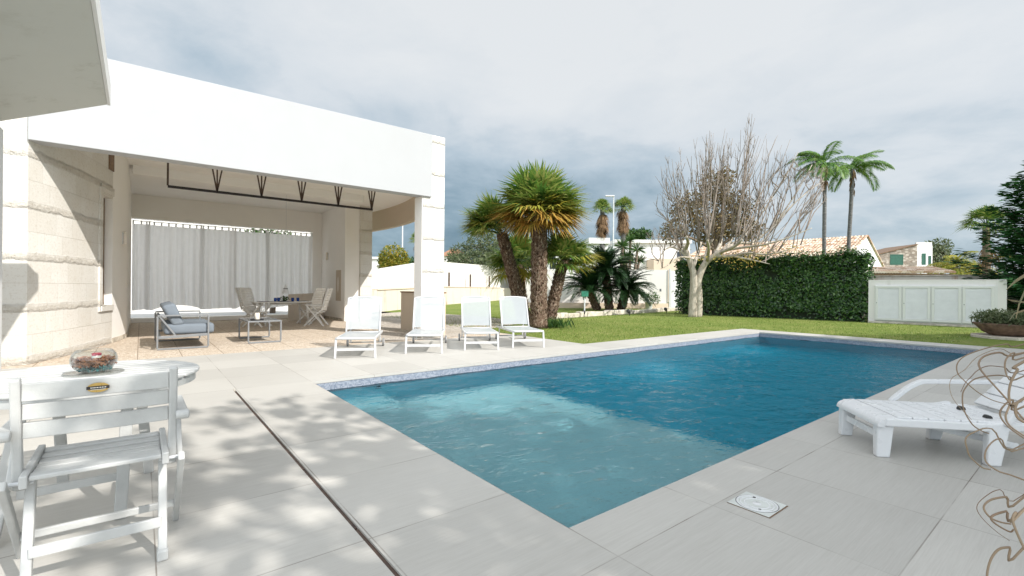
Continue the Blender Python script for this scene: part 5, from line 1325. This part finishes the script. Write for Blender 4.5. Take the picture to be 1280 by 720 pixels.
LB = [([(862, 325, .1), (852, 313, .4), (846, 302, .8)], .10, .06), ([(857, 312, .2), (860, 303, -.4), (858, 296, -.9)], .09, .06), ([(866, 335, 0), (872, 318, .8), (876, 303, 1.4)], .09, .06),
      ([(893, 320, -.2), (900, 306, .1), (902, 297, .6)], .10, .06), ([(893, 320, -.2), (915, 320, -.6), (935, 316, -1.0), (958, 318, -1.2), (985, 312, -1.2), (1006, 304, -1.1)], .09, .007), ([(903, 313, -.4), (922, 304, -.2), (942, 302, .2), (968, 280, .6), (996, 240, .9), (1015, 206, 1.0)], .085, .015),
      ([(905, 313, -.4), (930, 309, -.9), (955, 306, -1.6), (985, 297, -2), (1015, 285, -2.2)], .07, .012), ([(884, 326, -.1), (886, 310, -1.0), (884, 300, -1.6)], .08, .05), ([(852, 313, .4), (838, 309, .3), (828, 316, 0), (822, 330, -.2)], .05, .012), ([(862, 322, .1), (848, 322, -.8), (834, 332, -1.2), (826, 336, -1.3)], .05, .012),
      ([(893, 320, -.2), (908, 308, .8), (916, 297, 1.2)], .08, .05), ([(900, 316, -.3), (918, 308, -1.2), (928, 299, -1.6)], .08, .05), ([(880, 330, 0), (884, 312, .6), (891, 299, .3)], .08, .05),
      ([(915, 320, -.6), (940, 325, -1.6), (962, 330, -2.2)], .05, .012), ([(935, 316, -1), (955, 300, -.6), (985, 262, -.4), (1012, 238, -.2), (1030, 226, 0)], .05, .012), ([(915, 305, 0), (935, 290, 1), (960, 255, 1.6), (985, 215, 1.8), (998, 190, 1.8)], .055, .012)]
for lst, r0, r1 in LB:
    cr = strand(limbs, [q_(*p) for p in lst], r0, r1, 8, 4); bases.append(cr)
limbs.build('limbs', 'pale_bark', t, origin=tb, smooth=True)
ENV = [(815, 300), (825, 205), (840, 192), (855, 178), (875, 172), (895, 158), (915, 150), (935, 142), (955, 150), (975, 165), (1000, 180), (1020, 190), (1035, 225)]
def env(x):
    for (x0, y0), (x1, y1) in zip(ENV[:-1], ENV[1:]):
        if x0 <= x <= x1: return lerp(y0, y1, (x-x0)/(x1-x0))
    return 300
def px_of(p):
    dx, dy = p.x-CAMX, p.y-CAMY; X = dx*UX-dy*UY; Y = dx*UY+dy*UX; return 640+X/Y*FL, 360-(p.z-HC)/Y*FL
def grow(o, end, r0):
    mid = o.lerp(end, .42)+Vector((R.gauss(0, .14), R.gauss(0, .14), R.gauss(0, .08))); m3 = o.lerp(end, .72)+Vector((R.gauss(0, .11), R.gauss(0, .11), R.gauss(0, .06)))
    cr = strand(shoots, [o, mid, m3, end], r0, .007, 5, 3); L = (end-o).length
    for _ in range(R.choice((0, 1, 1, 2))):                    # fork into a second long branch
        k = R.randint(3, 5); d = (end-cr[k]).normalized(); s = (d+rnd_dir()*.42).normalized(); l = (end-cr[k]).length*R.uniform(.5, .95)
        strand(shoots, [cr[k], cr[k]+s*l*.4, cr[k]+s*l*.4+(s+d*.5+rnd_dir()*.12).normalized()*l*.6], r0*.62, .006, 5, 3)
    for _ in range(R.randint(3, 6)):
        k = R.randint(3, len(cr)-2); d = (cr[k+1]-cr[k]).normalized(); s = (d+rnd_dir()*.55+Vector((0, 0, .15))).normalized(); l = R.uniform(.25, .85)*(1.1-k/len(cr)*.6)
        e_ = cr[k]+s*l+Vector((0, 0, .1*l)); shoots.tube([cr[k], cr[k]+s*l*.5, e_], [.010, .008, .005], 4)
        if R.random() < .5:
            s2 = (s+rnd_dir()*.6).normalized(); shoots.tube([cr[k]+s*l*.5, cr[k]+s*l*.5+s2*l*.5], [.007, .004], 4)
KN = (0, 1, 2, 3, 7, 10, 11, 12)
for bi, cr in enumerate(bases):
    ns = 8 if bi in KN else 10
    if bi in (8, 9, 13): ns = 6
    for _ in range(ns):
        o = cr[R.randint(len(cr)//2, len(cr)-1)] if bi in KN else cr[R.randint(len(cr)//4, len(cr)-2)]
        x, y = px_of(o)
        tx = x+(x-880)*R.uniform(.3, 1.25)+R.gauss(0, 12); tx = min(1030, max(819, tx))
        ty = env(tx)+abs(R.gauss(0, 15)); h = R.uniform(.82, 1.08)
        ty = y-(y-ty)*h
        if bi in (8, 9, 13): ty = y-abs(R.gauss(40, 22)); tx = x+(x-870)*.25+R.gauss(0, 10)
        if bi in (5, 14, 15): ty = max(env(tx), y-R.uniform(30, 75)); tx = x+R.uniform(-6, 22)
        grow(o, q_(tx, ty, R.gauss(0, 1.0)), R.uniform(.013, .032))
shoots.build('shoots', 'twig_bark', t, origin=tb, smooth=True)
m = MB()
for (px, py, n) in ((905, 322, 40), (925, 325, 60), (940, 322, 60), (965, 314, 50), (985, 312, 50), (945, 310, 40), (875, 322, 30), (1000, 310, 20), (930, 333, 30)):
    for _ in range(n):
        q = q_(px+R.gauss(0, 9), py+R.gauss(0, 4), R.gauss(-1, .6)); d = rnd_dir(); m.leaf(q, d, d.orthogonal().normalized(), R.uniform(.08, .15), .05)
m.build('last_leaves', 'yellow_leaf', t, origin=tb)

# conifer and dark shrub at the right
cb = C3(20.6, 17.2, 0)
t = thing('conifer', 'tall dark green conifer with sweeping branches at the right edge', 'conifer', cb)
trunk_of(t, [cb, cb+Vector((0, 0, 3.4)), cb+Vector((0, 0, 7.0))], [.26, .18, .03], 'brown_bark', 10, origin=cb)
m = MB(); br = MB()
for k in range(210):
    z = .6+6.2*(k/210)**.95; az = k*2.399; L = (3.1*(1-(z-.6)/6.6)**.75+.25)*R.uniform(.75, 1.12)
    o = cb+Vector((0, 0, z)); d = Vector((math.cos(az), math.sin(az), .12)); tip = o+d*L+Vector((0, 0, .10*L)); md = o+d*L*.55+Vector((0, 0, -.08*L))
    br.tube([o, md, tip], [.03, .02, .006], 4)
    n = int(40+L*85); s = Vector((-math.sin(az), math.cos(az), 0))
    for j in range(n):
        f = .15+.85*R.random(); p = (o.lerp(md, f/.55) if f < .55 else md.lerp(tip, (f-.55)/.45)); sg = R.choice((-1, 1)); a = (d.normalized()*.9+s*sg*R.uniform(.2, 1.1)+Vector((0, 0, R.uniform(-.35, .25)))).normalized()
        l = R.uniform(.16, .38); m.leaf(p+rnd_dir()*.13+s*sg*R.uniform(0, .14)*L*(1-f), a, a.cross(Vector((R.uniform(-.4, .4), R.uniform(-.4, .4), 1))).normalized(), l, l*.42)
m.build('crown', 'conifer_leaf', t, origin=cb); br.build('branches', 'brown_bark', t, origin=cb)
leafy('shrub', 'dense dark shrub beside the right end of the shed', C3(18.9, 15.3, 0), [(*C3(18.7, 15.7, 0)[:2], .9, 1.2, 1.0, 1.0), (*C3(19.6, 14.6, 0)[:2], 1.0, 1.2, 1.1, 1.1), (*C3(20.8, 13.8, 0)[:2], 1.1, 1.3, 1.2, 1.2)], 4200, .16, .08, 'conifer_leaf', 'brown_bark', .1, cat='shrub')
# planter bowl
pb = C3(13.75, 13.0, 0)
t = thing('planter_bowl', 'wide rough brown planter bowl with a low green shrub on a slab', 'planter', pb)
MB().prism([(pb.x+.95*math.cos(a)*1.1, pb.y+.8*math.sin(a)) for a in [2*PI*k/9 for k in range(9)]], .004, .06).build('slab', 'stone_kerb', t, origin=pb)
m = MB(); m.lathe([(.36, .061), (.55, .18), (.72, .36), (.74, .40), (.66, .40), (.6, .34), (0, .32)], 28, (pb.x, pb.y, 0)); m.v = [(x+R.uniform(-.02, .02), y+R.uniform(-.02, .02), z+(R.uniform(-.015, .015) if z > .07 else 0)) for x, y, z in m.v]; m.build('bowl', 'rock_brown', t, origin=pb, smooth=True)
m = MB(); scatter_leaves(m, 2200, [(pb.x, pb.y, .52, .82, .75, .20), (pb.x-.3, pb.y+.2, .58, .5, .5, .18)], .12, .03, .3, .8); m.build('foliage', 'olive_leaf', t, origin=pb)

# pony tail plant at the right edge: long dry curling leaves reaching into the picture
kb = C3(2.75, 1.75, 0)
t = thing('ponytail_plant', 'plant at the right edge with long dry curling brown leaves', 'plant', kb)
trunk_of(t, [kb, kb+Vector((0, 0, .3)), kb+Vector((0, 0, .75)), kb+Vector((0, 0, 1.02))], [.24, .20, .10, .07], 'brown_bark', 14, origin=kb)
hub = kb+Vector((0, 0, 1.0)); m = MB()
def dry(lst, Y0, Y1, r0, r1, to_hub=True, mb=None):
    pts = [P(px, py, lerp(Y0, Y1, i/(len(lst)-1))) for i, (px, py) in enumerate(lst)]
    if to_hub:
        a = pts[0]; k = hub.lerp(a, .55)+Vector((0, 0, .18)); pts = [hub, k]+pts
    strand(mb or m, pts, r0*.55, r1*.5, 6, 5)
dry([(1280, 441), (1249, 440.6), (1231, 445), (1223.7, 452.7), (1225.3, 461), (1232, 470), (1242, 481), (1260, 501), (1280, 525)], 1.65, 1.35, .0062, .0048)
dry([(1280, 430), (1258, 430), (1235, 434.6), (1208, 444), (1197, 454), (1197, 466), (1205.6, 476), (1222, 490), (1240, 500), (1262, 506)], 1.8, 1.5, .0045, .0028)
dry([(1280, 447), (1268, 441), (1259, 447), (1256, 456), (1258, 468), (1262, 475)], 1.6, 1.5, .005, .004)
dry([(1280, 452), (1272, 462), (1264, 477), (1261, 492), (1262, 506), (1257, 520), (1262, 532), (1280, 545)], 1.5, 1.3, .0085, .004)
dry([(1280, 470), (1262, 471), (1246, 469), (1219, 473.6), (1206, 486), (1203, 497), (1205, 512.5), (1215, 530), (1226, 538), (1236, 542)], 1.7, 1.45, .0048, .0032)
dry([(1280, 463), (1255, 459), (1235, 457.5), (1222, 463), (1213, 472), (1207, 478), (1201, 490)], 1.9, 1.7, .0045, .0022)
dry([(1280, 508), (1266, 500), (1255, 507), (1250, 516), (1253, 525), (1262, 535), (1280, 548)], 1.5, 1.35, .0055, .004)
dry([(1280, 498), (1272, 503), (1269, 512), (1272, 522), (1280, 528)], 1.3, 1.25, .007, .006)
dry([(1280, 560), (1240, 536), (1216, 541), (1207, 549), (1209, 561), (1213, 571), (1227, 584), (1238, 587)], 1.5, 1.5, .004, .0045)
dry([(1280, 555), (1250, 548), (1234, 560), (1232, 576), (1246, 588), (1264, 594), (1280, 600)], 1.45, 1.3, .0035, .0045)
dry([(1280, 621), (1258, 621), (1238, 625), (1229.6, 634.5), (1238, 647), (1252, 653), (1264, 655)], 1.35, 1.25, .006, .004)
dry([(1280, 636.4), (1258, 639), (1242, 644), (1239, 649), (1246, 656), (1262, 664.6), (1267, 662)], 1.3, 1.25, .0065, .004)
dry([(1280, 637), (1270, 640), (1266, 648), (1268, 658), (1277, 679), (1284, 692)], 1.25, 1.2, .0065, .005)
dry([(1280, 684), (1262, 684), (1248, 687), (1238, 700.6), (1233.5, 722), (1236, 740)], 1.25, 1.2, .006, .005)
dry([(1280, 618), (1250, 612), (1230, 622), (1221, 634), (1228, 648), (1245, 664), (1262, 676)], 1.6, 1.5, .0028, .0018)
dry([(1280, 440), (1250, 436), (1222, 446), (1206, 462), (1189, 474), (1188, 490), (1196, 505), (1215, 525)], 2.1, 1.9, .003, .0018)
for _ in range(26):
    az = R.uniform(-2.6, .6); l = R.uniform(.5, .9); d = Vector((math.cos(az), math.sin(az), 0)); 
    strand(m, [hub, hub+d*l*.3+Vector((0, 0, .22)), hub+d*l*.6+Vector((0, 0, -.1)), hub+d*l*.75+Vector((0, 0, -.55)), hub+d*l*.6+Vector((0, 0, -.8))], .006, .003, 5, 4) if (d.x*UX-d.y*UY) > .25 else None
m.build('dry_leaves', 'dry_leaf', t, origin=kb, smooth=True)
m = MB()
for lst, w in (([(1300, 338), (1283, 343), (1270, 351), (1258, 362)], .030), ([(1300, 352), (1282, 362), (1274, 380), (1270, 398)], .020), ([(1300, 382), (1282, 378), (1266, 376), (1258, 374)], .020), ([(1300, 392), (1280, 388), (1268, 392), (1262, 400)], .018)):
    pts = [hub+Vector((0, 0, .05))]+[P(px, py, 1.9-.05*i) for i, (px, py) in enumerate(lst)]
    for i in range(len(pts)-1):
        a, c = pts[i], pts[i+1]; w0 = w*(1-.16*i)*.55; w1 = w*(1-.16*(i+1))*.55*(1 if i < len(pts)-2 else .15); n_ = Vector((.1, -.1, 1))
        s = (c-a).cross(Vector((UY, UX, 0))).normalized()
        m.add([a-s*w0/2, a+s*w0/2, c+s*w1/2, c-s*w1/2], [(0, 1, 2, 3)])
m.build('broad_leaves', 'tan_leaf', t, origin=kb, solid=.002)

# shade trees beside the terrace (beyond the right edge of the picture; their shade falls on deck and pool)
def shade_tree(u, v, label, sc=1.0, n=5200, zc=6.0):
    bl = [(u, v, zc+.9, 2.1*sc, 2.1*sc, 1.6*sc), (u+1.4*sc, v+.4, zc, 1.8*sc, 1.8*sc, 1.5*sc), (u-1.4*sc, v-.2, zc-.1, 1.8*sc, 1.8*sc, 1.5*sc), (u+.2, v+1.3*sc, zc-.3, 1.7*sc, 1.6*sc, 1.4*sc), (u-.2, v-1.4*sc, zc-.2, 1.7*sc, 1.7*sc, 1.4*sc)]
    leafy('shade_tree', label, (u, v, 0), bl, n, .30, .17, 'shade_leaf', 'brown_bark', .22, 'broad leafed trees along the terrace')
shade_tree(5.8, -15.2, 'broad leafed tree at the camera end of the terrace row', .92, 2000)
shade_tree(11.2, -16.6, 'broad leafed tree behind the plastic sun lounger', 1.1, 8500)
shade_tree(15.6, -16.8, 'broad leafed tree beside the far half of the pool', 1.1, 8000)
shade_tree(19.8, -16.8, 'broad leafed tree nearest the planter bowl', 1.1, 5500)
shade_tree(8.3, -18.9, 'broad leafed tree in the second row close behind the photographer', 1.05, 8500)
shade_tree(12.6, -19.6, 'broad leafed tree in the second row behind the lounger', 1.05, 8500)

# short grass blades over the nearer lawn
m = MB(); cnt = 0
while cnt < 26000:
    u = R.uniform(LU, 27); v = R.uniform(-8, 9)
    if not in_lawn(u, v) or u > 24.2 and v < -3: continue
    d2 = (u-CAMX)**2+(v-CAMY)**2
    if R.random() > min(1, 190/d2): continue
    cnt += 1; h = R.uniform(.02, .05); a = R.random()*6.283; w = R.uniform(.005, .010); l = R.gauss(0, .4)
    c, s = math.cos(a), math.sin(a)
    m.add([(u-c*w, v-s*w, 0), (u+c*w, v+s*w, 0), (u-s*h*l, v+c*h*l, h)], [(0, 1, 2)])
g = m.build('grass', 'grass_blade'); g['kind'] = 'stuff'; g['label'] = 'short grass blades standing up over the lawn'

# ================================================================ light, sky, camera
SUN = Vector((.413, -1.20, 1.0)).normalized()
sl = bpy.data.lights.new('sun', 'SUN'); sl.energy = 4.1; sl.cycles.is_caustics_light = True; sl.angle = math.radians(.53); sl.color = (1.0, .955, .89)
so = bpy.data.objects.new('sun', sl); COL.objects.link(so); so.rotation_euler = SUN.to_track_quat('Z', 'Y').to_euler()
W = bpy.data.worlds.new('World'); SC.world = W; W.use_nodes = True
nt = W.node_tree; nt.nodes.clear()
wo = nt.nodes.new('ShaderNodeOutputWorld'); bg = nt.nodes.new('ShaderNodeBackground'); bg.inputs[1].default_value = .1
sky = nt.nodes.new('ShaderNodeTexSky'); sky.sky_type = 'NISHITA'; sky.sun_disc = False
sky.sun_elevation = math.asin(SUN.z); sky.sun_rotation = math.atan2(SUN.x, SUN.y)
tc = nt.nodes.new('ShaderNodeTexCoord'); sp = nt.nodes.new('ShaderNodeSeparateXYZ'); nt.links.new(tc.outputs['Generated'], sp.inputs[0])
X, Y, Z = sp.outputs
# direction seen by the photographer: right and ahead
rt = math_(nt, 'SUBTRACT', math_(nt, 'MULTIPLY', X, UX), math_(nt, 'MULTIPLY', Y, UY))
ah = math_(nt, 'ADD', math_(nt, 'MULTIPLY', X, UY), math_(nt, 'MULTIPLY', Y, UX))
zc = math_(nt, 'MAXIMUM', Z, 0.0)
dn = math_(nt, 'ADD', zc, .22)
cv = nt.nodes.new('ShaderNodeCombineXYZ'); nt.links.new(math_(nt, 'DIVIDE', rt, dn), cv.inputs[0]); nt.links.new(math_(nt, 'DIVIDE', ah, dn), cv.inputs[1]); nt.links.new(math_(nt, 'MULTIPLY', zc, 1.5), cv.inputs[2])
n1 = noise(nt, .95, 7, .55, cv.outputs[0], .35); n2 = noise(nt, 2.6, 6, .6, cv.outputs[0], .3)
az = math_(nt, 'DIVIDE', rt, math_(nt, 'MAXIMUM', ah, .25))
# a dark bank of cloud low on the left, lighter to the right and overhead
el = ramp(nt, zc, [(.0, .12), (.10, .20), (.24, .51), (.40, .78), (.62, .92), (1.0, 1.0)])
lr = ramp(nt, math_(nt, 'ADD', math_(nt, 'MULTIPLY', az, .5), .5), [(.30, -.16+.2), (.48, .0+.2), (.62, .14+.2), (.80, .36+.2), (1.0, .40+.2)])
low = ramp(nt, zc, [(.0, 1.0), (.30, .55), (.5, .0)])
f = math_(nt, 'ADD', el.outputs[0], math_(nt, 'MULTIPLY', math_(nt, 'SUBTRACT', lr.outputs[0], .2), low.outputs[0]))
f = math_(nt, 'ADD', f, math_(nt, 'MULTIPLY', math_(nt, 'SUBTRACT', n1.outputs[0], .5), 1.15))
f = math_(nt, 'ADD', f, math_(nt, 'MULTIPLY', math_(nt, 'SUBTRACT', n2.outputs[0], .5), .6))
cl = ramp(nt, f, [(.0, (1.35, 2.25, 2.95)), (.25, (2.6, 3.6, 4.35)), (.5, (4.6, 5.5, 6.2)), (.75, (6.7, 7.15, 7.5)), (1.0, (7.6, 7.85, 8.0))])
# colours above 1 are scaled here because a ramp stores them unclamped
bk = ramp(nt, math_(nt, 'ADD', math_(nt, 'MULTIPLY', ah, -.5), .5), [(.5, .325), (.85, 1.0)])      # unseen sky behind the camera brightened to light the pavilion interior and shaded deck
bright = mixc(nt, 1.0, cl.outputs[0], bk.outputs[0], 'MULTIPLY')
bright = mixc(nt, 1.0, bright, (2.6, 2.6, 2.6), 'MULTIPLY')
mx = mixc(nt, .90, sky.outputs[0], bright)
nt.links.new(mx, bg.inputs[0]); nt.links.new(bg.outputs[0], wo.inputs[0])

cam = bpy.data.cameras.new('camera'); cam.sensor_width = 36; cam.lens = FL/1280*36; cam.clip_start = .05; cam.clip_end = 3000
co = bpy.data.objects.new('camera', cam); COL.objects.link(co)
Rw, Zw, Fw = Vector((UX, -UY, 0)).normalized(), Vector((0, 0, 1)), Vector((UY, UX, 0)).normalized()
cx = Rw*math.cos(ROLL)+Zw*math.sin(ROLL); cy = -Rw*math.sin(ROLL)+Zw*math.cos(ROLL); cz = -Fw
M = Matrix((cx, cy, cz)).transposed().to_4x4(); M.translation = Vector((CAMX, CAMY, HC)); co.matrix_world = M
SC.camera = co
SC.view_settings.view_transform = 'Standard'; SC.view_settings.look = 'None'; SC.view_settings.gamma = 1.0; SC.view_settings.exposure = 0.39; SC.view_settings.use_curve_mapping = False
SC.render.engine = 'CYCLES'
cy_ = SC.cycles; cy_.use_denoising = True; cy_.max_bounces = 10; cy_.transparent_max_bounces = 16; cy_.transmission_bounces = 8; cy_.diffuse_bounces = 6; cy_.glossy_bounces = 4; cy_.volume_bounces = 0
cy_.sample_clamp_indirect = 6.0; cy_.blur_glossy = .6; cy_.caustics_refractive = True; cy_.caustics_reflective = False
